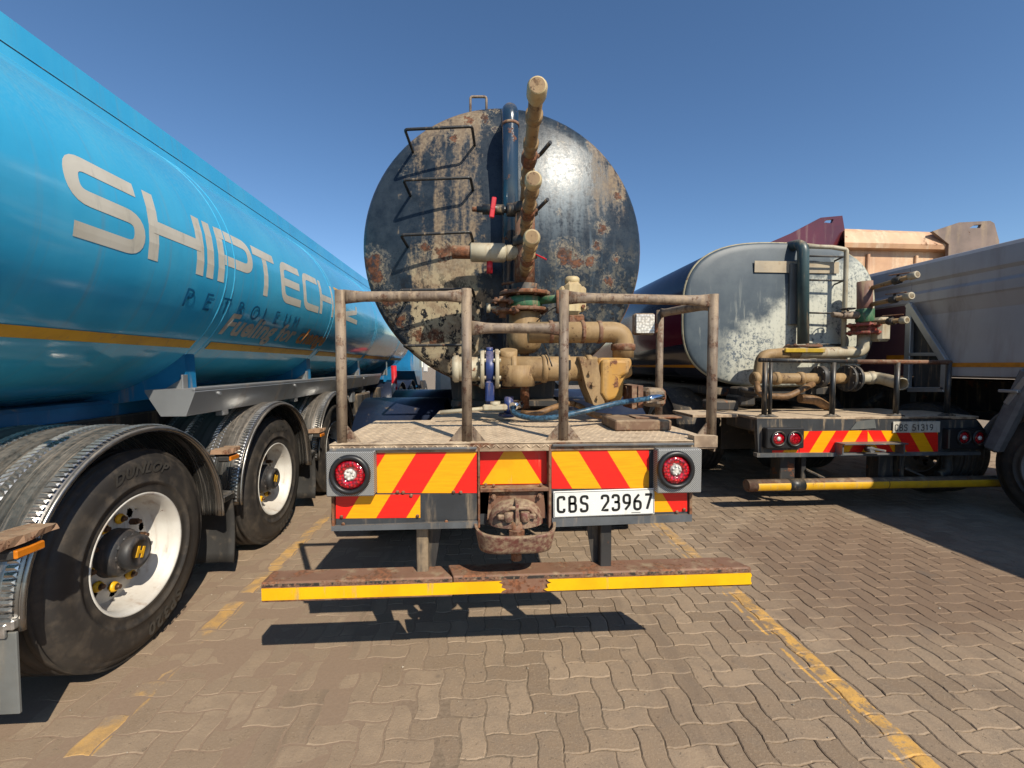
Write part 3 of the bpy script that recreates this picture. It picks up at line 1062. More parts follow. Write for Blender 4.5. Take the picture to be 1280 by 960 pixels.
# ---------------------------------------------------------------- blue fuel trailer on the left
TA, TZ, TRX, TRZ = 2.92, 2.156, 1.22, 0.93
def tank_pt(th, y, off=0.0):
    n = Vector((math.cos(th) / TRX, 0, math.sin(th) / TRZ)).normalized()
    return Vector((-TA + TRX * math.cos(th), y, TZ + TRZ * math.sin(th))) + n * off
TY0, TY1 = 0.35, 10.4
trailer = thing('tanker_trailer', 'sky blue fuel tanker trailer with SHIPTECH in big pale letters and aluminium mudguards', 'trailer', (-TA, 3.57, 0))
mb = MB()
NS = 180
ths = [2 * PI * k / NS for k in range(NS)]
ysn = [TY0 + (TY1 - TY0) * k / 24 for k in range(25)]
vsn = []
prof = [(TY0 - 0.22, 0.0), (TY0 - 0.21, 0.35), (TY0 - 0.16, 0.7), (TY0 - 0.06, 0.92)] + [(y, 1.0) for y in ysn] + [(TY1 + 0.06, 0.92), (TY1 + 0.16, .7), (TY1 + .21, .35), (TY1 + .22, 0)]
for y, k in prof:
    for t in ths:
        vsn.append((-TA + TRX * k * math.cos(t), y, TZ + TRZ * k * math.sin(t)))
fsn = [[i * NS + k, i * NS + (k + 1) % NS, (i + 1) * NS + (k + 1) % NS, (i + 1) * NS + k] for i in range(len(prof) - 1) for k in range(NS)]
mb.add(vsn, fsn, True)
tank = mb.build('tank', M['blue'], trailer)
# weld rings
for yr in (3.06, 3.15, 5.06, 5.15, 7.06, 7.15, 9.06, 9.15):
    r_ = MB()
    ra = []
    for k in range(73):
        t = 2 * PI * k / 72
        ra.append(t)
    for i, t in enumerate(ra):
        for (dy, of) in ((-0.009, 0.0), (-0.004, 0.0035), (0.004, 0.0035), (0.009, 0.0)):
            r_.v.append(tuple(tank_pt(t, yr + dy, of)))
    for i in range(72):
        for k in range(3):
            r_.f.append([i * 4 + k, i * 4 + k + 1, i * 4 + 5 + k, i * 4 + 4 + k]); r_.sm.append(True); r_.mi.append(0)
    r_.build('weld_ring', M['blue'], trailer)
# spill box along the top
mb = MB()
ybx0, ybx1 = TY0 + 0.1, TY1 - 0.3
sec = [(-2.18, 2.80), (-2.235, 3.0), (-2.25, 3.135), (-2.27, 3.15), (-3.57, 3.15), (-3.59, 3.135), (-3.66, 2.80)]
mb.prism([(x, ybx0, z) for x, z in sec], (0, ybx1 - ybx0, 0))
mb.build('top_walkway', M['blue'], trailer)
mb = MB()
mb.box((-2.2305, (ybx0 + ybx1) / 2, 2.985), (0.006, ybx1 - ybx0 - 0.02, 0.005), 0.001)
mb.build('seam', M['board_dark'], trailer)
# yellow line round the flank
for (a, b) in ((TY0, 3.03), (3.19, 5.03), (5.19, 7.03), (7.19, 9.03), (9.19, 10.3)):
    mb = MB()
    mb.grid(lambda u, v, a=a, b=b: tank_pt(R(-33.2 - 3.6 * v), a + (b - a) * u, 0.004), 8, 3)
    mb.build('yellow_stripe', M['tape_old'], trailer, label='dull yellow reflective line along the flank')
# ---- SHIPTECH lettering
Hh, TT = 0.365, 0.068
def tl(th0, y0, of=0.0016):
    return lambda s, t: tank_pt(R(th0) + t / 0.955, y0 + s, of)
def letter(paths, y0, w_, th0=-8.3, h=Hh, t=TT, rad=None):
    mb = MB()
    for p in paths:
        pts, rr = p
        stroke(mb, [(t / 2 + a * (w_ - t), t / 2 + b * (h - t)) for a, b in pts], t, rr, tl(th0, y0))
    return mb.build('letter', M['letter_white'], trailer, fix=False)
def yx(px):
    return AX(px, 250, -1.715).y
LT = [
 ('S', [([(1, 1), (0, 1), (0, .5), (1, .5), (1, 0), (0, 0)], .075)], 78, 176),
 ('H', [([(0, -.1), (0, 1.1)], 0), ([(1, -.1), (1, 1.1)], 0), ([(0, .5), (1, .5)], 0)], 181, 250),
 ('I', [([(.5, -.1), (.5, 1.1)], 0)], 250, 267),
 ('P', [([(.0, -.1), (.0, 1.1)], 0), ([(0.0, 1), (1, 1), (1, .42), (.1, .42)], .09)], 268, 312),
 ('T', [([(0, 1), (1, 1)], .0), ([(.5, 1), (.5, -.1)], 0)], 311, 343),
 ('E', [([(1, 1), (0, 1), (0, 0), (1, 0)], .10), ([(0, .5), (.9, .5)], 0)], 347, 374),
 ('C', [([(1, 1), (0, 1), (0, 0), (1, 0)], .10)], 375, 396),
 ('H', [([(0, -.1), (0, 1.1)], 0), ([(1, -.1), (1, 1.1)], 0), ([(0, .5), (1, .5)], 0)], 396, 413),
]
for ch, paths, xa, xb in LT:
    ya, yb = yx(xa), yx(xb)
    if ch == 'I':
        yb = ya + TT; 
        letter([([(.5, -.1), (.5, 1.1)], 0)], ya + 0.03, TT + 0.001)
    else:
        letter(paths, ya, yb - ya)
# emblem after the word: two bent arrows, one yellow and one pale
mb = MB(); y0 = yx(417); y1 = yx(443); W2 = y1 - y0
fnm = tl(-8.3, y0)
mb.add([fnm(*p) for p in ((0, .25), (0, .38), (W2 * .8, .38), (W2 * .8, .30), (W2 * .35, .30), (W2 * .25, .25))], [[0, 1, 2, 3, 4, 5]])
mb.build('emblem', M['tape'], trailer, fix=False, label='yellow half of the emblem after the name')
mb = MB()
stroke(mb, [(W2 * .95, .25), (W2 * .95, .17), (.05, .06), (W2, .04)], .06, .03, fnm)
mb.build('emblem', M['letter_white'], trailer, fix=False, label='pale half of the emblem after the name')
# PETROLEUM and the slogan
yb0 = AX(228, 372, -1.76).y; yb1 = AX(376, 412, -1.76).y
for k, ch in enumerate('PETROLEUM'):
    mb = MB()
    font_text(mb, ch, 0.165, lambda s, t: tank_pt(R(-20.3) + (t) / 0.96, yb0 + k * (yb1 - yb0) / 9 + s, 0.0038), 0.0, 1.0, 0.0, sx=0.95)
    mb.build('small_letter', M['letter_ghost'], trailer, fix=False, label='faint dark blue letter')
yc0 = AX(282, 400, -1.79).y; yc1 = AX(371, 422, -1.79).y; yc2 = AX(408, 425, -1.79).y
mb = MB()
font_text(mb, 'Fueling for', 0.225, lambda s, t: tank_pt(R(-28.6) + t / 0.97, yc0 + s, 0.0065), 0.25, 1.04, 0.0075, fit=yc1 - yc0)
mb.build('slogan', M['letter_pale'], trailer, fix=False, label='pale slanted words Fueling for')
mb = MB()
font_text(mb, 'change', 0.225, lambda s, t: tank_pt(R(-28.6) + t / 0.97, yc1 + 0.07 + s, 0.0065), 0.25, 1.04, 0.0075, fit=yc2 - yc1 - 0.07)
mb.build('slogan', M['letter_orange'], trailer, fix=False, label='orange slanted word change')

# chassis and underside
mb = MB()
for a in (2.45, 3.39):
    mb.box((-a, 5.6, 0.98), (0.09, 10.2, 0.34), 0.01)
for y in (0.9, 2.87, 4.27, 5.7, 7.2, 9.0):
    mb.box((-TA, y, 0.98), (0.9, 0.10, 0.22), 0.01)
mb.build('chassis', M['dark_steel'], trailer)
mb = MB()
mb.box((-2.85, 5.4, 1.17), (0.80, 9.9, 0.16), 0.02)
mb.build('frame_skirt', M['blue_frame'], trailer)
for y in (3.05, 5.05, 7.05, 9.05):                       # blue fins carrying the tank
    mb = MB()
    pts = [tank_pt(R(a), y, 0.0) for a in (-40, -46, -52, -58, -64, -70, -76, -82)]
    pts = [p for p in pts]
    low = [Vector((-2.72, y, 1.19)), Vector((-1.975, y, 1.29))]
    mb.prism(pts + low, (0, 0.10, 0))
    f_ = mb.build('support_fin', M['blue_frame'], trailer)
    mb = MB()
    mb.prism([(-2.2, y - 0.005, 1.27), (-1.99, y - 0.005, 1.30), (-1.975, y - 0.005, 1.42), (-2.02, y - 0.005, 1.38)], (0, -0.006, 0))
    mb.box((-1.97, y - 0.03, 1.35), (0.012, 0.05, 0.14), 0.002)
    mb.build('bracket', M['rail_alu'], f_)
# aluminium side rail, a trough with a closed end
mb = MB()
y0, y1 = 2.84, 7.8
sec = [(-2.09, 1.315), (-2.09, 1.33), (-1.80, 1.33), (-1.792, 1.315), (-1.85, 1.165), (-2.0, 1.165)]
mb.prism([(x, y0, z) for x, z in sec], (0, y1 - y0, 0))
mb.box((-1.802, (y0 + y1) / 2, 1.332), (0.02, y1 - y0 + 0.01, 0.02), 0.004)
rl = mb.build('side_rail', M['rail_alu'], trailer)
mb = MB()
for k in range(4):
    mb.cylflat((-1.80, 3.1 + k * 1.2, 1.29), (-1.79, 3.1 + k * 1.2, 1.29), 0.014)
    mb.box((-1.90, 3.3 + k * 1.2, 1.145), (0.05, 0.08, 0.045), 0.004)
mb.build('fixing', M['rail_alu'], rl)
# landing gear, tool box and hoses in front of the axles: dark clutter
mb = MB()
mb.box((-2.0, 6.9, 0.85), (0.35, 0.5, 0.42), 0.02)
mb.box((-1.9, 7.9, 0.62), (0.12, 0.12, 0.95), 0.01)
mb.box((-1.9, 7.9, 0.1), (0.25, 0.25, 0.03), 0.005)
mb.build('landing_leg', M['dark_steel'], trailer)
mb = MB()
for k in range(5):
    mb.box((-1.95, 6.2 + k * 0.28, 0.98 + 0.05 * (k % 2)), (0.12, 0.16, 0.16), 0.01)
mb.tube(fillet([Vector((-1.9, 6.0, 0.8)), Vector((-1.88, 6.6, 0.72)), Vector((-1.9, 7.5, 0.85))], 0.2), 0.03)
mb.build('valve_box', M['rail_alu'], trailer)

# ---- wheels
WX = -1.765
WY = (2.33, 3.80, 5.27)
FX0 = -1.715
def wheel(parent, c, out, detailed=True, tyre_text=False, nuts_seed=0, rim_mat='rim', r=0.525, capcol='nut_yellow', dish=0.13):
    """hub (the part) > tyre, rim, cap, nuts; out = +1 / -1 along x"""
    c = Vector(c); ax = Vector((out, 0, 0))
    hb = MB()
    seg = 36
    hb.lathe([(0.0, -0.05), (0.083, -0.05), (0.088, -0.04), (0.085, -0.005), (0.072, 0.004), (0.056, 0.006), (0.056, 0.002), (0.0, 0.002)], c, ax, 28)
    hb.lathe([(0.0, -dish - 0.05), (0.118, -dish - 0.05), (0.118, -0.085), (0.10, -0.05), (0.0, -0.05)], c, ax, 28)
    for k in range(10):
        a = 2 * PI * k / 10
        hb.box(c + Vector((out * -0.055, math.cos(a) * 0.080, math.sin(a) * 0.080)), (0.024, 0.026, 0.026), 0.006, Matrix.Rotation(a, 3, 'X'))
    h = hb.build('wheel', M['hub'], parent, origin=c)
    tb = MB()
    w_ = 0.36
    k = r / 0.525
    tp = [(0.285, -w_ + 0.03), (0.30, -w_ + 0.005), (0.36 * k, -w_ - 0.012), (0.43 * k, -w_ - 0.012), (0.49 * k, -w_ + 0.01), (0.517 * k, -w_ + 0.035)]
    for q in range(5):
        z = -w_ + 0.05 + q * 0.062
        tp += [(0.525 * k, z), (0.525 * k, z + 0.042), (0.513 * k, z + 0.046), (0.513 * k, z + 0.058)]
    tp = tp[:-2]
    tp += [(0.517 * k, -0.035), (0.505 * k, -0.018), (0.497 * k, -0.014), (0.49 * k, -0.010), (0.482 * k, -0.010), (0.478 * k, -0.003), (0.44 * k, 0.010), (0.40 * k, 0.014), (0.365 * k, 0.012), (0.36 * k, 0.017), (0.35 * k, 0.017), (0.345 * k, 0.008), (0.318, 0.004), (0.31, 0.008), (0.30, 0.006), (0.293, -0.004), (0.285, -0.03)]
    tb.lathe(tp, c, ax, 80, close=False)
    t = tb.build('tyre', M['tyre'], h, origin=c)
    rb = MB()
    rb.lathe([(0.287, -0.03), (0.300, -0.004), (0.301, 0.004), (0.296, 0.009), (0.288, 0.006), (0.278, -0.012), (0.272, -0.03), (0.268, -0.07), (0.258, -0.09), (0.252, -dish), (0.24, -dish - 0.012)], c, ax, 64)
    # disc with ten round hand holes
    segs = 120
    rings = [0.24, 0.228, 0.221, 0.204, 0.187, 0.180, 0.165, 0.12]
    hs = [-dish - .012, -dish - .012, -dish - .010, -dish - .006, -dish - .002, -dish, -dish, -dish]
    def hole(i, kk):
        m_ = kk % 12
        return (i in (1, 2, 3, 4) and m_ in (5, 6)) or (i in (2, 3) and m_ in (4, 7))
    rb.lathe(list(zip(rings, hs)), c, ax, segs, skip=hole)
    rm = rb.build('rim', M[rim_mat], h, origin=c)
    if detailed:
        nb = MB(); nr = MB()
        rn = random.Random(nuts_seed)
        for kk in range(10):
            a = 2 * PI * (kk + 0.25) / 10
            p = c + Vector((out * -dish, math.cos(a) * 0.1675, math.sin(a) * 0.1675))
            nr.cylflat(p, p + ax * 0.035, 0.017)
            nr.cyl(p + ax * 0.03, p + ax * 0.05, 0.011, 10)
            if rn.random() < 0.75:
                nb.lathe([(0.016, 0.012), (0.026, 0.012), (0.027, 0.02), (0.018, 0.035), (0.016, 0.03)], p, ax, 12)
        nr.build('wheel_nut', M['nut_rust'], h, origin=c)
        nb.build('nut_cap', M['nut_yellow'], h, origin=c)
        # cap emblem: a bold yellow H
        eb = MB()
        R_ = Matrix.Rotation(R(-22), 3, 'X')
        for q in ((0, -.017, .016, .056), (0, .017, .016, .056), (0, 0, .024, .016)):
            e = c + Vector((out * 0.003, 0, 0)) + R_ @ Vector((0, q[1], 0))
            eb.box(e, (0.004, q[2], q[3]), 0.001, R_)
        eb.build('cap_emblem', M['nut_yellow'], h, origin=c)
    if tyre_text:
        lb = MB()
        def arc(s, t, a0, rr, flip):
            # text reads clockwise seen from outside
            a = a0 + s / rr * (1 if out > 0 else -1)
            rad = rr + t
            return c + Vector((out * 0.0155, -math.cos(a) * rad * (-1), math.sin(a) * rad)) if False else c + Vector((out * 0.017, math.sin(a) * rad, math.cos(a) * rad))
        font_text(lb, 'DUNLOP', 0.075, lambda s, t: arc(s, t, R(-22), 0.405, 0), 0.3, 1.15, 0.003)
        def arcb(s, t, a0):
            a = a0 - s / 0.45
            rad = 0.45 - t
            return c + Vector((out * 0.0125, math.sin(a) * rad, math.cos(a) * rad))
        font_text(lb, 'SP320', 0.085, lambda s, t: arc(s, t, R(142), 0.40, 0), 0.15, 1.2, 0.003)
        lb.build('tyre_lettering', M['tyre_letter'], h, fix=False, origin=c)
    return h
w1 = wheel(trailer, (WX, WY[0], 0.525), 1, tyre_text=True, nuts_seed=2)
w2 = copy_part(w1, trailer, (WX, WY[1], 0.525))
w3 = copy_part(w1, trailer, (WX, WY[2], 0.525))
wl = wheel(trailer, (-TA * 2 - WX, WY[0], 0.525), -1, detailed=False)
for y in WY[1:]:
    copy_part(wl, trailer, (-TA * 2 - WX, y, 0.525))
for y in WY:
    mb = MB()
    mb.tube([(-TA - 0.95, y, 0.525), (-TA + 0.95, y, 0.525)], 0.07)
    for a in (2.45, 3.39):
        mb.box((-a, y, 0.72), (0.1, 0.5, 0.2), 0.02)
    mb.build('axle', M['dark_steel'], trailer)
    # backing plate behind the wheel disc
# ---- embossed aluminium mudguards
FR = 0.632
def fender(y, parent):
    fb = MB()
    a0, a1 = R(-3), R(183)
    def fn(u, v):
        a = a0 + (a1 - a0) * u
        n = Vector((0, math.cos(a), math.sin(a)))
        dx = v * 0.66
        rr = FR + 0.012 * math.sin(min(1, v * 8) * PI / 2) - (0.015 if v == 0 else 0)
        # flattish lower ends
        return Vector((FX0 - dx, y, 0.53)) + n * rr, n
    fb.shell(fn, 40, 10, 0.006)
    # rolled outer edge
    fb.tube([Vector((FX0, y, 0.53)) + Vector((0, math.cos(a0 + (a1 - a0) * k / 40), math.sin(a0 + (a1 - a0) * k / 40))) * (FR - 0.006) for k in range(41)], 0.011, 8)
    f_ = fb.build('mudguard', M['alu'], parent)
    rb = MB()
    for dx, wd, n_, sk in ((0.018, 0.045, 84, 0), (0.195, 0.034, 80, .5), (0.236, 0.034, 80, -.5), (0.41, 0.034, 80, .5), (0.451, 0.034, 80, -.5), (0.60, 0.04, 84, 0)):
        for k in range(n_):
            a = a0 + 0.02 + (a1 - a0 - 0.04) * k / n_
            n = Vector((0, math.cos(a), math.sin(a)))
            t = Vector((0, -math.sin(a), math.cos(a)))
            c = Vector((FX0 - dx - wd / 2, y, 0.53)) + n * (FR + 0.0118)
            h = 0.006
            w2_ = 0.0085
            sh = t * (sk * 0.016)
            e0 = c + Vector((wd / 2, 0, 0)) + sh; e1 = c - Vector((wd / 2, 0, 0)) - sh
            vs_ = [e0 - t * w2_, e0 + t * w2_, e1 + t * w2_, e1 - t * w2_, (e0 * .8 + e1 * .2) + n * h, (e1 * .8 + e0 * .2) + n * h]
            rb.add(vs_, [[0, 1, 4], [1, 2, 5, 4], [2, 3, 5], [3, 0, 4, 5]], False)
    rb.build('embossing', M['alu_rib'], f_, fix=False, kind='stuff')
    return f_
fenders = [fender(y, trailer) for y in WY]
# rubber flaps between the wheels and the grey one behind the last
for y in (3.07, 4.54, 6.01):
    mb = MB()
    mb.grid(lambda u, v, y=y: Vector((-1.735 - 0.6 * u, y + 0.02 + 0.03 * math.sin(v * 3) + 0.012 * math.sin(u * 9), 0.62 - 0.50 * v)), 12, 8)
    o = mb.build('mudflap', M['rubber'], trailer, fix=False)
    sm_ = o.modifiers.new('thickness', 'SOLIDIFY'); sm_.thickness = 0.012
    mb = MB()
    mb.box((-2.03, y, 0.585), (0.60, 0.14, 0.05), 0.01)
    mb.build('flap_bracket', M['alu'], trailer)
mb = MB()
mb.box((-2.03, 1.69, 0.345), (0.62, 0.012, 0.31), 0.004)
mb.build('mudflap', M['flap_grey'], trailer, label='grey rear mudflap')
mb = MB()
mb.box((-2.03, 1.70, 0.53), (0.62, 0.05, 0.04), 0.006)
for k in range(9):
    mb.box((-1.76 - 0.062 * k, 1.675, 0.51), (0.03, 0.012, 0.05), 0.003)
mb.build('flap_bracket', M['alu_rib'], trailer)
# side marker lamps on crumbling foam pads
for i, (px, py, Y) in enumerate(((22, 676, 1.62), (284, 566, 2.90), (397, 540, 4.30))):
    p = AX(px, py, -1.64 if i == 0 else -1.67)
    mb = MB()
    L_ = 0.20 if i == 0 else 0.15
    rnd = random.Random(i)
    n = 9
    vs_ = []
    for k in range(n):
        t = k / (n - 1)
        yy = p.y - L_ * 0.55 + L_ * t
        hh = 0.028 * (1 - 0.25 * t) * rnd.uniform(.8, 1.15)
        for (sx, sz) in ((-1, -1), (1, -1), (1, 1), (-1, 1)):
            vs_.append((p.x + sx * 0.055 * rnd.uniform(.8, 1.1), yy, p.z + 0.02 + sz * hh * 0.6))
    fs_ = [[i_ * 4 + k, i_ * 4 + (k + 1) % 4, (i_ + 1) * 4 + (k + 1) % 4, (i_ + 1) * 4 + k] for i_ in range(n - 1) for k in range(4)] + [[3, 2, 1, 0], [n * 4 - 4, n * 4 - 3, n * 4 - 2, n * 4 - 1]]
    mb.add(vs_, fs_, False)
    fo = mb.build('marker_bracket', M['old_rubber'], trailer)
    mb = MB()
    mb.box((p.x + 0.01, p.y - 0.01, p.z - 0.028), (0.07, 0.12, 0.04), 0.012)
    mb.build('marker_housing', M['rubber'], fo)
    mb = MB()
    mb.box((p.x + 0.045, p.y - 0.01, p.z - 0.028), (0.02, 0.10, 0.03), 0.008)
    mb.build('marker_lens', M['amber'], fo)
    mb = MB()
    mb.box((p.x - 0.07, p.y + 0.01, p.z - 0.01), (0.12, 0.05, 0.03), 0.008)
    mb.build('marker_arm', M['rubber'], fo)
# the small rusty tip of a lamp at the picture's left edge, under the tank
mb = MB()
p = AX(2, 377, -1.62)
mb.box((p.x - 0.02, p.y - 0.06, p.z), (0.03, 0.10, 0.035), 0.01)
mb.box((p.x - 0.05, p.y - 0.06, p.z), (0.05, 0.03, 0.02), 0.004)
mb.build('side_lamp', M['rusty'], trailer)

# ---------------------------------------------------------------- the trailer's tractor, far ahead
tractor = thing('truck_tractor', 'white truck tractor with blue wind deflector at the far front end of the blue trailer', 'truck', (-TA, 12.2, 0))
mb = MB(); mb.box((-TA - 0.1, 13.0, 1.9), (2.2, 1.9, 2.3), 0.12, taper=(0.96, 0.92)); cab_ = mb.build('cab', M['blue_frame'], tractor)
mb = MB(); mb.box((-TA + 1.2, 13.3, 2.2), (0.03, 0.8, 0.7), 0.01); mb.build('side_window', M['glass'], cab_)
mb = MB(); mb.prism([(-1.72, 11.0, 1.35), (-1.72, 11.9, 1.35), (-1.72, 11.9, 0.95), (-1.72, 11.5, 1.0)], (-0.5, 0, 0)); mb.build('side_fairing', M['blue_frame'], tractor)
mb = MB()
for a in (2.5, 3.34):
    mb.box((-a, 10.9, 0.82), (0.09, 4.6, 0.26), 0.01)
mb.build('chassis', M['dark_steel'], tractor)
for y in (9.4, 10.75):
    h_ = wheel(tractor, (-1.74, y, 0.52), 1, detailed=False)
    mb = MB()
    mb.shell(lambda u, v, y=y: (Vector((-1.72 - 0.6 * v, y, 0.52)) + Vector((0, math.cos(PI * u), math.sin(PI * u))) * 0.62, Vector((0, math.cos(PI * u), math.sin(PI * u)))), 20, 2, 0.01)
    mb.build('mudguard', M['navy_guard'], tractor)
wheel(tractor, (-1.74, 13.2, 0.52), 1, detailed=False)
mb = MB(); mb.box((-1.62, 12.3, 1.55), (0.12, 0.10, 0.5), 0.03); mb.build('mirror', M['white_paint'], tractor)

# a red and white post between the trailer and the rusty tanker
post = thing('marker_post', 'small red and white post in the gap left of the big rusty tank', 'post', A(497, 520, 8.2).xy.to_3d())
p = A(496, 500, 8.2)
mb = MB(); mb.tube([(p.x, 8.2, 0.0), (p.x - 0.05, 8.2, 1.48)], 0.05, 12); mb.build('pole', M['red_handle'], post)
mb = MB(); mb.tube([(p.x - 0.038, 8.2, 0.9), (p.x - 0.042, 8.2, 1.15)], 0.053, 12); mb.build('band', M['white_paint'], post)
# ---------------------------------------------------------------- rusty tanker in the middle
YF = 1.82                                                  # plane of the rear board
def bx(px, py, Y=YF):
    return A(px, py, Y)
TCX = (A(455, 310, 3.42).x + A(800, 310, 3.42).x) / 2
TR = (A(800, 310, 3.42).x - A(455, 310, 3.42).x) / 2
TCZ = (A(627, 134, 3.42).z + A(627, 486, 3.42).z) / 2
truck = thing('tanker_truck', 'old round navy tanker truck with rusty sand-streaked tank end, plate CBS 23967 and chevron board', 'truck', (TCX, 1.9, 0))
BLISTERS = [(A(px, py, 3.35).x, A(px, py, 3.35).z, r_ * 0.66) for px, py, r_ in (
    (464, 328, .10), (470, 345, .08), (487, 375, .075), (556, 320, .10), (534, 312, .05), (705, 322, .10), (720, 330, .07), (735, 328, .055), (752, 286, .05), (746, 310, .04),
    (605, 146, .05), (586, 150, .045), (566, 172, .05), (524, 419, .085), (546, 423, .10), (500, 400, .06), (772, 244, .04), (760, 352, .05))]
mat_end = m_tank1(TCX, TCZ)
mb = MB()
RS = 3.6                                                   # radius of the dished end
prof = []
sag0 = RS - math.sqrt(RS * RS - TR * TR)
for k in range(15):
    r_ = (TR - 0.03) * k / 14
    prof.append((max(r_, 0.0001), -(math.sqrt(RS * RS - r_ * r_) - math.sqrt(RS * RS - TR * TR))))
prof += [(TR - 0.012, 0.006), (TR, 0.022), (TR, 0.06)]
mb.lathe(prof, (TCX, 3.40, TCZ), (0, 1, 0), 96)
tend = mb.build('tank_end', mat_end, truck)
mb = MB()
mb.lathe([(TR - 0.004, 0.05), (TR + 0.002, 0.07), (TR + 0.002, 5.2), (TR * .9, 5.36), (TR * .6, 5.45), (0.001, 5.5)], (TCX, 3.40, TCZ), (0, 1, 0), 96)
mb.build('tank', M['navy_pipe'], truck)
mb = MB()
mb.lathe([(TR + 0.001, 0.035), (TR + 0.008, 0.04), (TR + 0.008, 0.075), (TR + 0.001, 0.08)], (TCX, 3.40, TCZ), (0, 1, 0), 96)
mb.build('rim_seam', M['rusty'], truck)
def dish_y(x, z):
    r2 = (x - TCX) ** 2 + (z - TCZ) ** 2
    return 3.40 - (math.sqrt(RS * RS - r2) - math.sqrt(RS * RS - TR * TR)) if r2 < TR * TR else 3.42
# top handle
mb = MB()
a = A(588, 137, 3.5); b = A(588, 121, 3.5); c = A(608, 121, 3.5); d = A(608, 137, 3.5)
mb.tube(fillet([a - Vector((0, 0, .08)), b, c, d - Vector((0, 0, .08))], 0.02), 0.010, 10)
mb.build('top_handle', M['rail'], truck)
# ladder rungs
for (x0, y0, x1, y1) in ((506, 162, 590, 158), (504, 225, 588, 222), (501, 294, 588, 290), (500, 363, 590, 361), (505, 432, 590, 431)):
    Yr = 3.12
    p0 = A(x0, y0, Yr); p1 = A(x1, y1, Yr)
    q0 = Vector((p0.x + 0.015, dish_y(p0.x, p0.z - 0.03) + 0.01, p0.z - 0.03)); q1 = Vector((p1.x + 0.015, dish_y(p1.x, p1.z - 0.03) + 0.01, p1.z - 0.03))
    mb = MB()
    mb.tube(fillet([q0, p0, p1, q1], 0.022, 4), 0.0105, 10)
    mb.build('ladder_rung', M['black_bar'], truck)
# navy breather pipe, curling over the top of the tank
mb = MB()
px_ = A(638, 300, 3.1).x
top = A(638, 122, 3.1).z - 0.057
mb.tube(fillet([Vector((px_, 3.10, 1.55)), Vector((px_, 3.10, top)), Vector((px_ - 0.01, 3.75, top)), Vector((px_ - 0.01, 3.78, top - 0.3))], [0, 0.11, 0.11, 0], 8), 0.057, 24)
br_ = mb.build('breather_pipe', M['navy_pipe'], truck)
mb = MB()
for z in (top - 0.13, 2.05):
    mb.lathe([(0.057, -0.01), (0.062, -0.008), (0.062, 0.008), (0.057, 0.01)], (px_, 3.10, z), (0, 0, 1), 24)
mb.build('weld_bead', M['rusty'], br_)
mb = MB(); mb.box((px_, 3.2, 1.9), (0.05, 0.25, 0.08), 0.006); mb.box((px_, 3.2, 3.0), (0.05, 0.25, 0.05), 0.006); mb.build('pipe_bracket', M['dark_steel'], br_)
# dark slot behind the pipe
# manifold standpipe
SX, SY = A(656, 380, 2.86).x, 2.86
zs = [A(656, y, SY).z for y in (262, 372)]
mb = MB()
mb.tube([(SX, SY, A(656, 366, SY).z), (SX, SY, A(656, 255, SY).z)], 0.065, 24)
mb.build('standpipe', M['rusty'], truck)
mb = MB()
mb.lathe([(0.066, -0.03), (0.085, -0.028), (0.085, 0.028), (0.066, 0.03)], (SX, SY, A(656, 262, SY).z), (0, 0, 1), 24)
mb.lathe([(0.066, -0.03), (0.08, -0.028), (0.08, 0.028), (0.066, 0.03)], (SX, SY, A(656, 303, SY).z), (0, 0, 1), 24)
mb.lathe([(0.066, -0.10), (0.092, 0.0), (0.066, 0.005)], (SX, SY, A(656, 356, SY).z), (0, 0, 1), 24)
mb.build('pipe_collar', M['dark_steel'], truck)
# three long spouts towards the viewer
def spout(xe, ye, rpx, Ye, red=False, sag=0.0):
    e = A(xe, ye, Ye)
    r_ = 0.034
    s0 = Vector((SX - 0.005, SY - 0.02, e.z + 0.0))
    mb = MB()
    mid = s0.lerp(e, 0.5)
    mb.tube([s0, e], r_ * 0.86, 20)
    sp = mb.build('spout', M['pipe_tan'], truck)
    d = (e - s0).normalized()
    mb = MB()
    L_ = (e - s0).length
    for t in (0.25, 0.36, 0.62, 0.82):
        q = s0 + d * L_ * t
        mb.lathe([(r_ * .86, -0.022), (r_ * 1.08, -0.02), (r_ * 1.1, 0.02), (r_ * .86, 0.022)], q, d, 20)
    mb.build('coupling', M['pipe_tan'], sp)
    mb = MB()
    q = s0 + d * L_ * 0.93
    mb.lathe([(r_ * .87, -0.01), (r_ * 1.0, 0.0), (r_ * 1.16, 0.02), (r_ * 1.16, L_ * 0.07 - 0.012), (r_ * 1.0, L_ * 0.07 - 0.004), (r_ * .98, L_ * 0.07), (0.0005, L_ * 0.07 - 0.001)], q, d, 28)
    mb.build('end_cap', M['cream'], sp)
    mb = MB()
    q = s0 + d * L_ * 0.50
    mb.lathe([(r_ * .9, -0.05), (r_ * 1.2, -0.045), (r_ * 1.25, 0), (r_ * 1.2, 0.045), (r_ * .9, 0.05)], q, d, 8, smooth=False)
    mb.cyl(q, q + Vector((0.05, 0, 0.012)), 0.011, 12)
    mb.build('ball_valve', M['rusty'], sp)
    mb = MB()
    h0 = q + Vector((0.046, 0, 0.012))
    if red:
        mb.bar(h0 + Vector((-0.04, 0.02, 0.035)), h0 + Vector((0.05, -0.03, -0.02)), 0.034, 0.008, 0.003)
        mb.build('lever', M['red_handle'], sp)
    else:
        mb.tube(fillet([h0, h0 + Vector((0.012, 0.0, 0.01)), h0 + Vector((0.05, -0.08, 0.030))], 0.01, 3), 0.010, 10)
        mb.build('lever', M['black_bar'], sp)
    return sp
spout(672, 106, 12, 1.68)
spout(667, 223, 11, 1.98)
spout(665, 296, 10, 2.02, True)
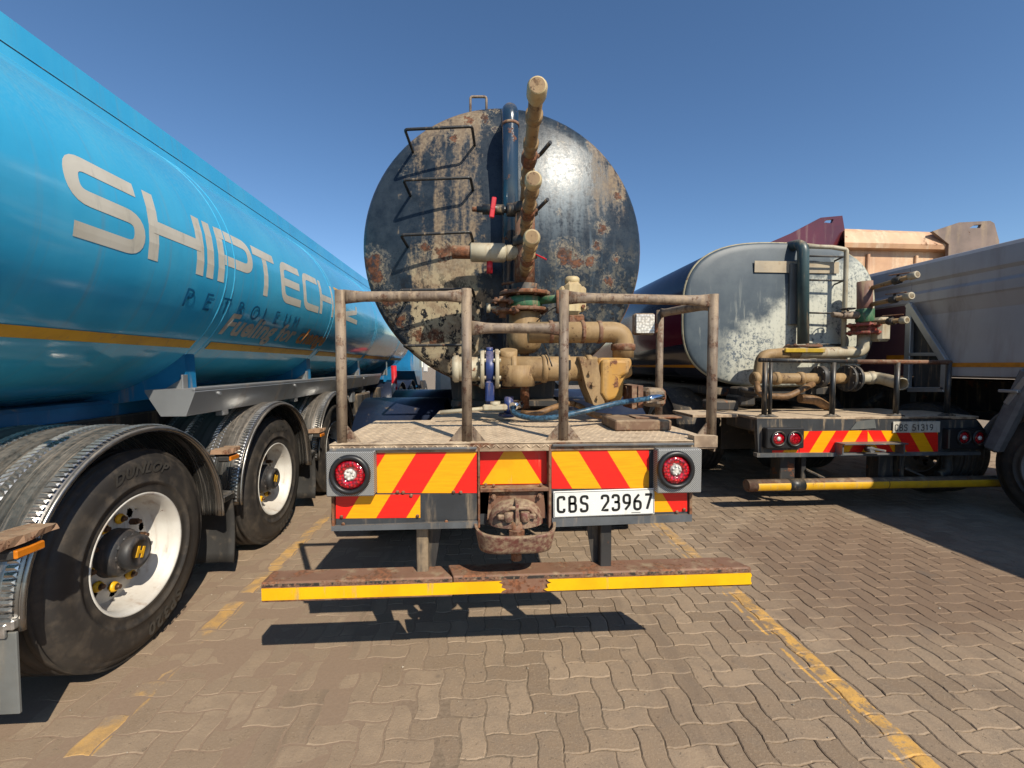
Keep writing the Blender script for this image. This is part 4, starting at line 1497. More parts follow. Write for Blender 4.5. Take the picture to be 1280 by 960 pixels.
# small side tap with red handle and the larger grey coupling under it
zt = A(620, 262, SY).z
mb = MB()
mb.tube([(SX, SY, zt), (A(596, 262, SY).x, SY, zt)], 0.020, 14)
mb.cyl((A(630, 262, SY).x, SY, zt), (A(603, 262, SY).x, SY, zt), 0.034, 8)
mb.cyl((A(652, 262, SY).x, SY, zt), (A(633, 262, SY).x, SY, zt), 0.042, 16, 0.006)
sd = mb.build('side_tap', M['black_bar'], truck)
mb = MB()
q = Vector((A(616, 262, SY).x, SY - 0.035, zt))
mb.box(q, (0.03, 0.02, 0.13), 0.008, Matrix.Rotation(R(8), 3, 'Y')); mb.cyl(q + Vector((0, 0.03, 0)), q + Vector((0, -0.012, 0)), 0.012, 10)
mb.build('handle', M['red_handle'], sd)
mb = MB(); mb.cyl((A(600, 262, SY).x, SY, zt), (A(590, 262, SY).x, SY, zt), 0.016, 10, 0.003); mb.build('tap_end', M['rusty'], sd)
zc = A(620, 316, SY).z
mb = MB()
mb.tube([(SX - 0.04, SY, zc), (A(590, 317, SY).x, SY, zc)], 0.045, 20)
mb.cyl((A(632, 316, SY).x, SY, zc), (A(588, 316, SY).x, SY, zc), 0.060, 24, 0.008)
mb.cyl((A(640, 316, SY).x, SY, zc), (A(633, 316, SY).x, SY, zc), 0.050, 24, 0.004)
cp = mb.build('side_coupling', M['pale_pipe'], truck)
mb = MB(); mb.cyl((A(590, 317, SY).x, SY, zc), (A(565, 317, SY).x, SY, zc), 0.042, 20, 0.004)
mb.build('threaded_end', M['rusty'], cp)
mb = MB(); mb.cyl((A(612, 320, SY).x, SY, zc - 0.05), (A(612, 320, SY).x, SY, zc - 0.13), 0.02, 12); mb.build('drain_tap', M['red_handle'], cp)

# butterfly valve: flanges, green body, cream actuator
def zz(py, Y=SY):
    return A(656, py, Y).z
mb = MB()
mb.flange((SX, SY, zz(368)), (0, 0, 1), 0.165, 0.024, 8)
mb.flange((SX, SY, zz(388)), (0, 0, 1), 0.155, 0.022, 8)
mb.build('flange', M['rusty'], truck)
mb = MB()
mb.cyl((SX, SY, zz(372)), (SX, SY, zz(385)), 0.115, 28, 0.006)
mb.cyl((SX + 0.09, SY - 0.05, zz(377)), (A(700, 377, SY - 0.15).x, SY - 0.15, zz(377)), 0.026, 16)
gvv = mb.build('butterfly_valve', M['green'], truck)
mb = MB()
p = A(715, 374, SY - 0.18)
mb.box(p, (0.10, 0.12, 0.20), 0.022)
mb.box(p + Vector((0.0, 0, 0.0)), (0.165, 0.07, 0.15), 0.014)
mb.cyl(p + Vector((0, 0, 0.09)), p + Vector((0, 0, 0.135)), 0.045, 20, 0.01)
mb.build('valve_actuator', M['cream'], gvv)
mb = MB()
for s_ in (-1, 1):
    mb.cylflat(p + Vector((0.06 * s_, -0.04, -0.05)), p + Vector((0.06 * s_, -0.055, -0.05)), 0.012)
mb.box(p + Vector((0.02, 0, -0.13)), (0.10, 0.08, 0.07), 0.01)
mb.cyl(p + Vector((-0.09, -0.02, 0.05)), p + Vector((-0.09, -0.02, -0.09)), 0.012, 10)
mb.build('actuator_bolt', M['rusty'], gvv)
# left clutter of bolts beside the valve
mb = MB()
q = A(628, 383, SY - 0.12)
mb.flange(q + Vector((0.02, 0, -0.03)), (0, 0, 1), 0.085, 0.018, 4)
mb.flange(q + Vector((0.0, 0, 0.03)), (0, 0, 1), 0.07, 0.018, 4)
mb.cyl(q + Vector((0.0, 0, -0.07)), q + Vector((0, 0, 0.06)), 0.022, 12)
cl = mb.build('small_valve', M['rusty'], truck)
mb = MB(); mb.cyl(q + Vector((-0.10, 0, -0.01)), q + Vector((-0.075, 0, -0.01)), 0.03, 14, 0.005); mb.cyl(q + Vector((-0.08, 0, -0.01)), q + Vector((0.02, 0, -0.01)), 0.012, 10)
mb.build('pale_cap', M['pale_pipe'], cl)
# bowl under the valve
mb = MB()
mb.lathe([(0.10, zz(392) - zz(425)), (0.105, 0.10), (0.115, 0.06), (0.118, 0.0), (0.10, -0.055), (0.06, -0.09), (0.001, -0.10)], (SX, SY, zz(424)), (0, 0, 1), 32)
mb.lathe([(0.118, -0.01), (0.124, -0.008), (0.124, 0.008), (0.118, 0.01)], (SX, SY, zz(410)), (0, 0, 1), 32)
mb.build('strainer_bowl', M['pipe_tan'], truck)
mb = MB()
mb.tube([(SX, SY, zz(440)), (SX, SY, 1.2)], 0.03, 14)
mb.build('drain_pipe', M['rusty'], truck)

# lower suction run along x
PY = 2.55
zl = A(680, 461, PY).z
def X_(px, Y=PY):
    return A(px, 461, Y).x
mb = MB(); mb.tube([(X_(600), PY, zl), (X_(566), PY, zl)], 0.070, 24); mb.lathe([(0.07, 0), (0.078, .003), (0.078, .03), (.07, .033)], (X_(567), PY, zl), (1, 0, 0), 24)
mb.build('pipe_end', M['pale_pipe'], truck)
mb = MB()
mb.flange((X_(603), PY, zl), (1, 0, 0), 0.115, 0.022, 6)
mb.flange((X_(621), PY, zl), (1, 0, 0), 0.115, 0.022, 6)
mb.build('flange', M['pale_pipe'], truck)
mb = MB()
mb.cyl((X_(607), PY, zl), (X_(617), PY, zl), 0.09, 24, 0.004)
mb.cyl((X_(612), PY - 0.04, zl + 0.10), (X_(612), PY - 0.04, zl - 0.20), 0.022, 16)
mb.box((X_(612), PY - 0.04, zl - 0.13), (0.05, 0.06, 0.12), 0.008)
mb.cyl((X_(612), PY, zl + 0.09), (X_(612), PY, zl + 0.125), 0.02, 16)
bv = mb.build('blue_butterfly_valve', M['blue_valve'], truck)
mb = MB()
q = Vector((X_(612), PY - 0.05, zl - 0.215))
mb.tube([q + Vector((-0.28, -0.02, -0.03)), q + Vector((-0.05, -0.01, -0.012)), q + Vector((0.03, 0, 0.0))], 0.012, 10)
mb.box(q + Vector((0.03, 0, -0.005)), (0.14, 0.06, 0.035), 0.012); mb.cyl(q + Vector((0.03, 0, 0)), q + Vector((0.03, 0, 0.03)), 0.03, 12)
mb.build('valve_lever', M['pale_pipe'], bv)
mb = MB()
mb.tube([(X_(624), PY, zl), (X_(745), PY, zl)], 0.072, 24)
for px in (642, 680, 708, 735):
    mb.lathe([(0.072, -0.016), (0.082, -0.014), (0.082, 0.014), (0.072, 0.016)], (X_(px), PY, zl), (1, 0, 0), 24)
mb.tube(fillet([Vector((X_(648), PY, zl + 0.02)), Vector((X_(648), PY, zl - 0.10))], .01), 0.095, 22)
mb.cyl((X_(636), PY + 0.02, zl + 0.04), (X_(636), PY - 0.0, zl + 0.11), 0.05, 20)
lp = mb.build('suction_pipe', M['pipe_tan'], truck)
mb = MB()
for px in (708,):
    mb.box((X_(px), PY - 0.075, zl + 0.02), (0.02, 0.03, 0.05), 0.004); mb.cylflat((X_(px), PY - 0.09, zl + 0.05), (X_(px), PY - 0.09, zl + 0.0), 0.009)
mb.build('pipe_clamp', M['dark_steel'], lp)
mb = MB(); mb.cyl((X_(636), PY + 0.0, zl - 0.16), (X_(636), PY, zl - 0.27), 0.028, 14); mb.cyl((X_(636), PY, zl - 0.26), (X_(636), PY, zl - 0.275), 0.06, 18)
mb.build('blue_foot', M['blue_valve'], lp)
# upper delivery run with elbow down into the pump
zu = A(740, 415, PY).z
xe = A(779, 430, PY).x
mb = MB()
mb.tube(fillet([Vector((X_(660), PY, zu - 0.005)), Vector((xe, PY, zu)), Vector((xe, PY, A(779, 447, PY).z))], 0.115, 8), 0.062, 24)
dp = mb.build('delivery_pipe', M['pipe_tan'], truck)
mb = MB()
for x_ in (X_(688), X_(727), X_(748)):
    mb.lathe([(0.062, -0.012), (0.067, -0.010), (0.067, 0.010), (0.062, 0.012)], (x_, PY, zu), (1, 0, 0), 24)
mb.lathe([(0.062, -0.02), (0.070, -0.016), (0.070, 0.016), (0.062, 0.02)], (xe, PY, A(779, 434, PY).z), (0, 0, 1), 24)
mb.box((X_(727), PY - 0.064, zu - 0.01), (0.016, 0.02, 0.05), 0.003)
mb.build('pipe_band', M['rusty'], dp)
# pump
mb = MB()
P_ = lambda pts, Y: [A(a_, b_, Y) for a_, b_ in pts]
mb.prism(P_([(748, 447), (790, 447), (792, 470), (781, 474), (779, 496), (774, 505), (757, 508), (747, 500), (741, 488)], PY - 0.07), (0, 0.16, 0))
mb.prism(P_([(752, 449), (786, 449), (788, 466), (776, 472), (774, 498), (758, 503), (751, 492)], PY - 0.10), (0, 0.04, 0))
pump = mb.build('pump', M['pump_yellow'], truck)
bvm = pump.modifiers.new('bevel', 'BEVEL'); bvm.width = 0.022; bvm.segments = 3; bvm.limit_method = 'ANGLE'; bvm.angle_limit = R(35); bvm.harden_normals = False
mb = MB()
mb.prism(P_([(731, 449), (746, 449), (752, 478), (756, 505), (748, 508), (738, 485)], PY - 0.085), (0, 0.17, 0))
mb.prism(P_([(724, 446), (731, 446), (741, 486), (748, 508), (742, 506), (733, 484)], PY - 0.10), (0, 0.20, 0))
for (a_, b_) in ((737, 466), (741, 480), (747, 497)):
    q = A(a_, b_, PY - 0.10)
    mb.cylflat(q, q + Vector((0, -0.02, 0)), 0.011)
mb.build('volute_plate', M['pipe_tan'], pump)
mb = MB()
mb.cyl(A(781, 490, PY), A(792, 490, PY), 0.035, 16)
mb.prism(P_([(790, 482), (797, 481), (797, 512), (790, 511)], PY - 0.09), (0, 0.16, 0))
mb.prism(P_([(798, 482), (804, 482), (804, 510), (798, 510)], PY - 0.10), (0, 0.18, 0))
mb.build('shaft_coupling', M['rusty'], truck)
mb = MB()
q = A(815, 496, PY)
mb.box(q, (0.12, 0.15, 0.11), 0.02)
mb.cyl(q + Vector((0.05, 0, 0)), q + Vector((0.075, 0, 0.0)), 0.035, 18, 0.006)
mb.build('hydraulic_motor', worn('dusty grey motor', (0.16, 0.13, 0.10), (0.08, 0.06, 0.05), 0.6, dust=0.55, rust=0.35, scale=14), truck)
# blue hose and its tan companion lying on the deck
mb = MB()
hp = [A(640, 510, 2.42), A(642, 517, 2.35), A(660, 523, 2.25), A(690, 523, 2.2), A(730, 514, 2.2), A(770, 504, 2.25), A(805, 499, 2.35), A(822, 497, 2.42)]
mb.tube(fillet(hp, 0.3, 4), 0.0145, 12)
hs_ = mb.build('hydraulic_hose', M['hose_blue'], truck)
mb = MB()
mb.cyl(A(810, 499, 2.37), A(828, 496, 2.44), 0.021, 12, 0.003)
mb.cyl(A(641, 508, 2.42), A(650, 505, 2.5), 0.024, 8)
mb.build('hose_fitting', M['chrome'], hs_)
mb = MB()
mb.tube(fillet([A(652, 516, 2.5), A(670, 518, 2.45), A(690, 510, 2.5), A(712, 503, 2.6), A(726, 508, 2.6), A(740, 519, 2.45), A(765, 521, 2.4)], 0.2, 4), 0.017, 12)
mb.build('return_hose', M['hose_tan'], truck)
mb = MB()
mb.tube(fillet([A(678, 425, 2.75), A(684, 440, 2.5), A(688, 452, 2.45), A(690, 458, 2.46)], 0.1, 4), 0.004, 6)
mb.tube(fillet([A(700, 382, 2.7), A(690, 386, 2.7), A(678, 395, 2.72), A(670, 403, 2.74)], 0.1, 4), 0.004, 6)
mb.build('thin_cable', M['black_bar'], truck)

# ---- deck
dz = A(640, 553, YF).z                                    # top of the deck
dl, dr = A(411, 553, YF).x, A(896, 553, YF).x
mb = MB()
def sheet(x0, x1, y0, y1, z, t=0.008):
    mb.box(((x0 + x1) / 2, (y0 + y1) / 2, z - t / 2), (x1 - x0, y1 - y0, t), 0.002)
sheet(dl, dr, YF, 2.60, dz)
sheet(-0.32, 0.72, 2.603, 3.15, dz - 0.002)
mb.box(((dl + dr) / 2, YF + 0.004, dz - 0.020), (dr - dl - 0.002, 0.008, 0.036), 0.002)
mb.box((dl + 0.004, 2.2, dz - 0.03), (0.008, 0.74, 0.045), 0.002)
mb.box((dr - 0.004, 2.2, dz - 0.03), (0.008, 0.74, 0.045), 0.002)
deck = mb.build('deck', M['deck'], truck)
mb = MB()
rr_ = random.Random(5)
def loz(x, y, ang, z):
    c_, s_ = math.cos(ang), math.sin(ang)
    L_, W_2, h_ = 0.0145, 0.0042, 0.0022
    v = [(-L_, 0, 0), (0, -W_2, 0), (L_, 0, 0), (0, W_2, 0), (0, 0, h_)]
    mb.add([(x + a_ * c_ - b_ * s_, y + a_ * s_ + b_ * c_, z + e_) for a_, b_, e_ in v], [[0, 1, 4], [1, 2, 4], [2, 3, 4], [3, 0, 4]])
ny = 0
y = YF + 0.02
while y < 2.57:
    x = dl + 0.02 + (0.014 if ny % 2 else 0)
    k = 0
    while x < dr - 0.02:
        loz(x, y, R(45) if (k + ny) % 2 else R(-45), dz)
        x += 0.028; k += 1
    y += 0.028; ny += 1
x = dl + 0.02
k = 0
while x < dr - 0.02:                                      # on the folded front lip
    c_ = 0.7; 
    v = [(-0.016, 0), (0, -0.0045), (0.016, 0), (0, 0.0045)]
    a_ = R(40) if k % 2 else R(-40)
    mb.add([(x + p_[0] * math.cos(a_) - p_[1] * math.sin(a_), YF - 0.0003, dz - 0.017 + p_[0] * math.sin(a_) + p_[1] * math.cos(a_)) for p_ in v] + [(x, YF - 0.005, dz - 0.017)], [[0, 1, 4], [1, 2, 4], [2, 3, 4], [3, 0, 4]])
    x += 0.021; k += 1
mb.build('tread_pattern', M['deck'], deck, kind='stuff')
# right corner block of the deck
mb = MB()
p = A(883, 549, YF)
mb.prism(P_([(868, 545), (897, 545), (897, 559), (868, 559)], YF - 0.005), (0, 0.06, 0))
mb.build('corner_plate', M['deck'], deck)
# ---- railing
PR = 0.0215
def post(px, py0, Y, z1=None, flat=False, r_=PR):
    p = A(px, py0, Y)
    mb = MB()
    mb.tube([(p.x, Y, dz), (p.x, Y, p.z)], r_, 16)
    o = mb.build('railing_post', M['rail'], truck)
    return p, o
def gusset(p, Y, o, sides=((1, 0), (-1, 0))):
    mb = MB()
    for sx, sy in sides:
        mb.prism([(p.x + sx * PR * .8, Y - 0.003, dz + 0.001), (p.x + sx * (PR + 0.055), Y - 0.003, dz + 0.001), (p.x + sx * PR * .8, Y - 0.003, dz + 0.075)], (0, 0.007, 0))
    mb.build('gusset', M['rail'], o)
YP = YF + 0.045
pA, oA = post(425, 363, YP)
pB, oB = post(583, 361, YP)
pC, oC = post(705, 363, YP)
pD, oD = post(892, 368, YP)
gusset(pA, YP, oA, ((1, 0),)); gusset(pB, YP, oB); gusset(pC, YP, oC); gusset(pD, YP, oD, ((-1, 0),))
def rail_bar(a_, b_, flat=True):
    mb = MB()
    d = (b_ - a_)
    L_ = d.length
    n = 12
    d.normalize()
    s_ = Vector((0, 0, 1)); o_ = d.cross(s_).normalized()
    vs_ = []
    seg = 14
    for k in range(n + 1):
        t = k / n
        e = min(t, 1 - t) * L_
        f = max(0.0, 1 - e / 0.075) if flat else 0          # flattened ends
        for q in range(seg):
            a = 2 * PI * q / seg
            vs_.append(a_ + d * (t * L_) + s_ * (math.sin(a) * PR * (1 + 0.45 * f)) + o_ * (math.cos(a) * PR * (1 - 0.75 * f)))
    fs_ = [[i * seg + q, i * seg + (q + 1) % seg, (i + 1) * seg + (q + 1) % seg, (i + 1) * seg + q] for i in range(n) for q in range(seg)]
    fs_ += [list(range(seg))[::-1], [n * seg + q for q in range(seg)]]
    mb.add(vs_, fs_, True)
    return mb.build('rail', M['rail'], truck)
rail_bar(A(429, 371, YP), A(582, 370, YP))
rail_bar(A(590, 410, YP), A(703, 411, YP))
rail_bar(A(708, 372, YP), A(890, 376, YP))
# return rail to the rear post with the work lamp
yb_ = 2.56
pE = A(825, 392, yb_)
mb = MB(); mb.tube([(pE.x, yb_, dz), (pE.x, yb_, pE.z + 0.02)], PR, 16); oE = mb.build('railing_post', M['rail'], truck)
rail_bar(Vector((pD.x, YP + 0.02, pD.z - 0.04)), Vector((pE.x, yb_ - 0.01, pE.z)))
mb = MB()
p = A(806, 405, yb_ - 0.06)
mb.box(p + Vector((0, 0.02, 0)), (0.125, 0.045, 0.125), 0.016)
wl_ = mb.build('work_lamp', M['rail'], truck)
mb = MB(); mb.box(p + Vector((0, -0.006, 0)), (0.108, 0.012, 0.108), 0.006); mb.build('lens', M['lens_clear'], wl_)
mb = MB(); mb.box(p + Vector((0.075, 0.045, -0.02)), (0.03, 0.04, 0.06), 0.006); mb.build('lamp_bracket', M['rusty'], wl_)

# ---- rear board
def zpx(py):
    return A(640, py, YF).z
mb = MB()
def rect(x0, x1, y0, y1, Y0, t, b=0.002):
    a_ = A(x0, y0, YF); c_ = A(x1, y1, YF)
    mb.box(((a_.x + c_.x) / 2, Y0 + t / 2, (a_.z + c_.z) / 2), (abs(c_.x - a_.x), t, abs(a_.z - c_.z)), b)
rect(417, 597, 563, 661, YF + 0.010, 0.02)
rect(598, 688, 561, 660, YF + 0.055, 0.02)
rect(689, 864, 561, 652, YF + 0.010, 0.02)
back = mb.build('rear_board', M['board_dark'], truck)
per = A(689, 600, YF).x - A(615, 600, YF).x
xl0 = A(540, 562, YF).x            # top-left corner of a red stripe at the left board
slope = 0.62
def sheetp(name, poly, mat, Y0=YF + 0.008, t=0.0025, par=None, **kw):
    mb = MB()
    pts = [A(a_, b_, YF) for a_, b_ in poly]
    mb.prism([(p_.x, Y0, p_.z) for p_ in pts], (0, t, 0))
    return mb.build(name, mat, par or truck, **kw)
cz0 = zpx(562)
M['chevL'] = m_chev('chevron sheeting left', A(522, 562, YF).x, per, slope, cz0, 0)
M['chevR'] = m_chev('chevron sheeting right', A(721.5, 562, YF).x, per, -slope, cz0, 0)
sheetp('chevron_panel', [(470, 562), (596.5, 560), (596.5, 617), (471, 617)], M['chevL'], label='left upper sheet of slanting red and yellow stripes')
sheetp('chevron_panel', [(419, 619), (525, 619), (525, 648), (419, 649)], M['chevL'], label='left lower sheet of slanting red and yellow stripes')
sheetp('chevron_panel', [(690, 560.5), (812, 559.5), (812, 611), (690, 611.5)], M['chevR'], label='right upper sheet of slanting red and yellow stripes')
sheetp('chevron_panel', [(819, 614), (860, 613), (860, 640), (819, 641)], M['chevR'], label='right lower sheet of slanting red and yellow stripes')
sheetp('dark_panel', [(527, 619), (596, 618), (596, 650), (527, 651)], M['board_dark'])
# centre panel: red with a yellow triangle cut off at the top
M['sheet_red'] = worn('red reflective sheet', (0.74, 0.018, 0.010), (0.62, 0.014, 0.010), 0.32, dust=0.1, rust=0, scale=14, top=0.0)
M['sheet_yellow'] = worn('yellow reflective sheet', (0.80, 0.36, 0.004), (0.72, 0.30, 0.004), 0.32, dust=0.1, rust=0, scale=14, top=0.0)
cpn = sheetp('centre_panel', [(600, 557), (685, 557), (686, 609), (600, 610)], M['sheet_red'], YF + 0.050, 0.004)
sheetp('triangle', [(637, 557.5), (647, 557.5), (679, 608), (603, 609)], M['sheet_yellow'], YF + 0.0478, 0.0025, cpn)
mb = MB()
for (x0, x1, y0, y1) in ((597, 600, 556, 660), (686, 689, 556, 660)):
    rect(x0, x1, y0, y1, YF - 0.002, 0.055)
rect(600, 686, 611, 614, YF - 0.001, 0.054)
mb.build('recess_frame', M['rusty'], truck)
# grey edge strips and rivets
mb = MB()
a_ = A(413, 561, YF); b_ = A(596, 559, YF)
mb.box(((a_.x + b_.x) / 2, YF - 0.004, zpx(560) + 0.003), (b_.x - a_.x, 0.022, 0.010), 0.002)
a_ = A(690, 556, YF); b_ = A(866, 556, YF)
mb.box(((a_.x + b_.x) / 2, YF - 0.004, zpx(557.5) + 0.002), (b_.x - a_.x, 0.022, 0.010), 0.002)
mb.prism([A(414, 658, YF - 0.004), A(597, 652, YF - 0.004), A(597, 660, YF - 0.004), A(414, 664, YF - 0.004)], (0, 0.03, 0))
mb.prism([A(690, 648, YF - 0.004), A(865, 643, YF - 0.004), A(865, 652, YF - 0.004), A(690, 659, YF - 0.004)], (0, 0.03, 0))
mb.build('edge_strip', M['grey_edge'], truck)
mb = MB()
for (x0, x1, y0, y1) in ((414, 418, 619, 660), (862, 865, 612, 652)):
    rect(x0, x1, y0, y1, YF - 0.002, 0.06)
mb.build('side_edge', M['rusty'], truck)
mb = MB()
for (a_, b_) in ((427, 646), (514, 619.5), (497, 615), (504, 615.5), (567, 615), (576, 615.5), (429, 655), (558, 652), (730, 648.5), (845, 645.5), (846, 640), (617, 607), (607, 606), (676, 606), (522, 645), (855, 637)):
    q = A(a_, b_, YF + 0.006)
    mb.lathe([(0.0075, 0), (0.0075, 0.003), (0.004, 0.0055), (0.0003, 0.006)], q, (0, -1, 0), 10)
mb.build('rivet', M['rusty'], truck)
# lamps in punched grey boxes
def lamp_box(x0, x1, y0, y1, cx_, cy_, lab):
    mb = MB()
    a_ = A(x0, y0, YF); c_ = A(x1, y1, YF)
    mb.box(((a_.x + c_.x) / 2, YF - 0.020, (a_.z + c_.z) / 2), (abs(c_.x - a_.x), 0.055, abs(a_.z - c_.z)), 0.004)
    o = mb.build('tail_lamp', M['perf'], truck)
    p = A(cx_, cy_, YF - 0.05); p.y = YF - 0.047
    mb = MB(); mb.lathe([(0.060, -0.0), (0.079, 0.0), (0.081, 0.010), (0.077, 0.020), (0.064, 0.022), (0.060, 0.012)], p, (0, -1, 0), 40, close=True)
    mb.build('lamp_ring', M['lamp_ring'], o)
    mb = MB(); mb.lathe([(0.0005, 0.006), (0.024, 0.006), (0.026, 0.012), (0.045, 0.016), (0.058, 0.011), (0.061, 0.0)], p, (0, -1, 0), 40)
    mb.build('red_lens', M['lens_red'], o)
    mb = MB()
    mb.lathe([(0.0005, 0.019), (0.012, 0.019), (0.021, 0.016), (0.025, 0.008)], p, (0, -1, 0), 24)
    for k in range(7):
        a = 2 * PI * k / 7
        mb.lathe([(0.0003, 0.023), (0.004, 0.022), (0.0055, 0.016)], p + Vector((math.cos(a) * .016, 0, math.sin(a) * .016)), (0, -1, 0), 8)
    mb.build('reflector', M['lens_clear'], o)
    mb = MB()
    for k in range(16):
        a = 2 * PI * k / 16
        mb.lathe([(0.0003, 0.018), (0.0035, 0.0175), (0.006, 0.012)], p + Vector((math.cos(a) * .043, 0, math.sin(a) * .043)), (0, -1, 0), 8)
    mb.build('bulb_row', M['lens_red'], o)
    return o
lamp_box(412, 471, 562.5, 616, 438, 593, '')
lamp_box(817, 870, 559.5, 612, 844, 587, '')
# number plate
mb = MB()
a_ = A(691.5, 613, YF); c_ = A(817, 643, YF)
pw = c_.x - a_.x; ph = a_.z - c_.z
rot = Matrix.Rotation(R(-0.9), 3, 'Y')
pc = Vector(((a_.x + c_.x) / 2, YF - 0.004, (a_.z + c_.z) / 2))
mb.box(pc, (pw, 0.008, ph), 0.004, rot)
plate = mb.build('number_plate', M['white_plate'], truck)
mb = MB()
def pfn(s, t):
    return pc + rot @ Vector((s - pw / 2, -0.0055, t - ph / 2))
lw = 0.033; lg = 0.0125
def ptext(txt, x0, lw_, lg_, h, t, mb):
    plate_text(mb, txt, h, lw_, lg_, t, lambda s, u: pfn(x0 + s, 0.020 + u))
ptext('CBS', 0.014, 0.037, 0.0125, 0.074, 0.0105, mb)
ptext('23967', 0.203, 0.037, 0.0098, 0.074, 0.0105, mb)
mb.build('plate_character', M['black_print'], plate, fix=False)
mb = MB()
stroke(mb, [(0.004, 0.004), (pw - 0.004, 0.004), (pw - 0.004, ph - 0.004), (0.004, ph - 0.004)], 0.0016, 0.004, pfn, True)
mb.add([pfn(0.335, 0.010), pfn(0.375, 0.010), pfn(0.375, 0.0125), pfn(0.335, 0.0125)], [[0, 1, 2, 3]])
mb.build('plate_border', M['grey_print'], plate, fix=False)
# towing jaw
mb = MB()
mb.prism([(A(612, 617, YF).x, YF + 0.025, A(612, 617, YF).z), (A(680, 617, YF).x, YF + 0.025, A(680, 617, YF).z), (A(684, 650, YF).x, YF + 0.025, A(684, 650, YF).z), (A(609, 652, YF).x, YF + 0.025, A(609, 652, YF).z)], (0, 0.025, 0))
for (u_, v_) in ((617, 622), (675, 621)):
    q = A(u_, v_, YF); q.y = YF + 0.025
    mb.cylflat(q, q + Vector((0, -0.016, 0)), 0.012); mb.cyl(q, q + Vector((0, -0.03, 0)), 0.006, 8)
hm = mb.build('towing_jaw', M['rusty'], truck)
hc = A(645, 640, YF - 0.02)
zl0_ = A(645, 671, YF - 0.13).z                           # top of the funnel's front lip
hx0 = A(645, 640, YF).x
M['jaw'] = worn('dark red rusty casting', (0.13, 0.04, 0.03), (0.10, 0.045, 0.035), 0.6, dust=0.75, rust=0.3, scale=24, streak=False, rustc=(0.16, 0.07, 0.045), top=0.5)
mb = MB()
def dome(u, v):
    a = PI * u
    e = PI / 2 * v
    return Vector((hx0 - 0.118 * math.cos(a) * math.cos(e) ** .7, YF + 0.035 - 0.085 * math.sin(a) * math.cos(e) ** .7, zl0_ + 0.105 * math.sin(e)))
mb.grid(dome, 24, 8)
mb.build('jaw_housing', M['jaw'], hm)
mb = MB()
mb.box((hx0, YF - 0.012, zl0_ + 0.062), (0.014, 0.10, 0.09), 0.004)
for dx in (-0.034, 0.034):
    mb.cyl((hx0 + dx, YF - 0.045, zl0_ + 0.03), (hx0 + dx, YF - 0.045, zl0_ + 0.072), 0.02, 14, 0.004)
    mb.box((hx0 + dx * 1.9, YF - 0.035, zl0_ + 0.05), (0.03, 0.04, 0.022), 0.006)
mb.tube(fillet([Vector((hx0 - 0.08, YF - 0.03, zl0_ + 0.05)), Vector((hx0 - 0.03, YF - 0.055, zl0_ + 0.09)), Vector((hx0 + 0.05, YF - 0.045, zl0_ + 0.085)), Vector((hx0 + 0.085, YF - 0.02, zl0_ + 0.04))], 0.03), 0.008, 8)
mb.build('latch', M['jaw'], hm)
mb = MB()
def cup(u, v):
    a = PI * u
    s_ = 0.90 + 0.10 * (1 - v)
    ca = math.cos(PI - a); sa = math.sin(a)
    k = 1 / (abs(ca) ** 3.6 + abs(sa) ** 3.6) ** (1 / 3.6)
    x = hx0 - 0.004 + 0.172 * s_ * ca * k
    y = YF + 0.05 - (0.18 * s_ - 0.01 * v) * sa * k
    z = zl0_ + 0.012 * abs(ca) ** 2 * (1 - v) - (0.080 + 0.004 * abs(ca)) * v
    return Vector((x, y, z)), Vector((ca, -sa, 0.1)).normalized()
mb.shell(cup, 40, 6, 0.012)
mb.build('jaw_funnel', M['jaw'], hm)
mb = MB()
mb.prism([(hx0 + 0.155 * math.cos(PI * k / 16 + PI), YF + 0.045 + 0.145 * math.sin(PI * k / 16 + PI), zl0_ - 0.078) for k in range(17)], (0, 0, 0.012))
mb.build('funnel_floor', M['jaw'], hm)
mb = MB()
mb.cyl((hx0, YF - 0.035, zl0_ + 0.03), (hx0, YF - 0.035, zl0_ - 0.06), 0.026, 16)
mb.cylflat((hx0, YF - 0.035, zl0_ - 0.005), (hx0, YF - 0.035, zl0_ - 0.028), 0.036)
mb.cyl((hx0, YF - 0.02, zl0_ - 0.07), (hx0, YF - 0.02, zl0_ - 0.14), 0.022, 12)
mb.build('coupling_pin', M['rusty'], hm)
# ---- under-run bumper and its hangers
zb0 = A(632, 745, YF).z
BYF = YF - 0.0
bl, br2 = A(326.5, 745, BYF).x, A(940.5, 724, BYF).x
def bpt(px, py):
    p = A(px, py, BYF); return p
M['bump_steel'] = worn('rusty bumper beam', (0.21, 0.105, 0.065), (0.15, 0.075, 0.045), 0.6, dust=0.35, rust=0.45, scale=7, streak=False, rustc=(0.24, 0.09, 0.04), top=0.15)
mb = MB()
fl_t, fl_b = bpt(326.5, 727).z, bpt(326.5, 752).z
fr_t, fr_b = bpt(940.5, 710).z, bpt(940.5, 735).z
fl_t = bpt(326.5, 728).z; 
tz = (fl_t + fr_t) / 2; bz = (fl_b + fr_b) / 2
D_ = 0.11
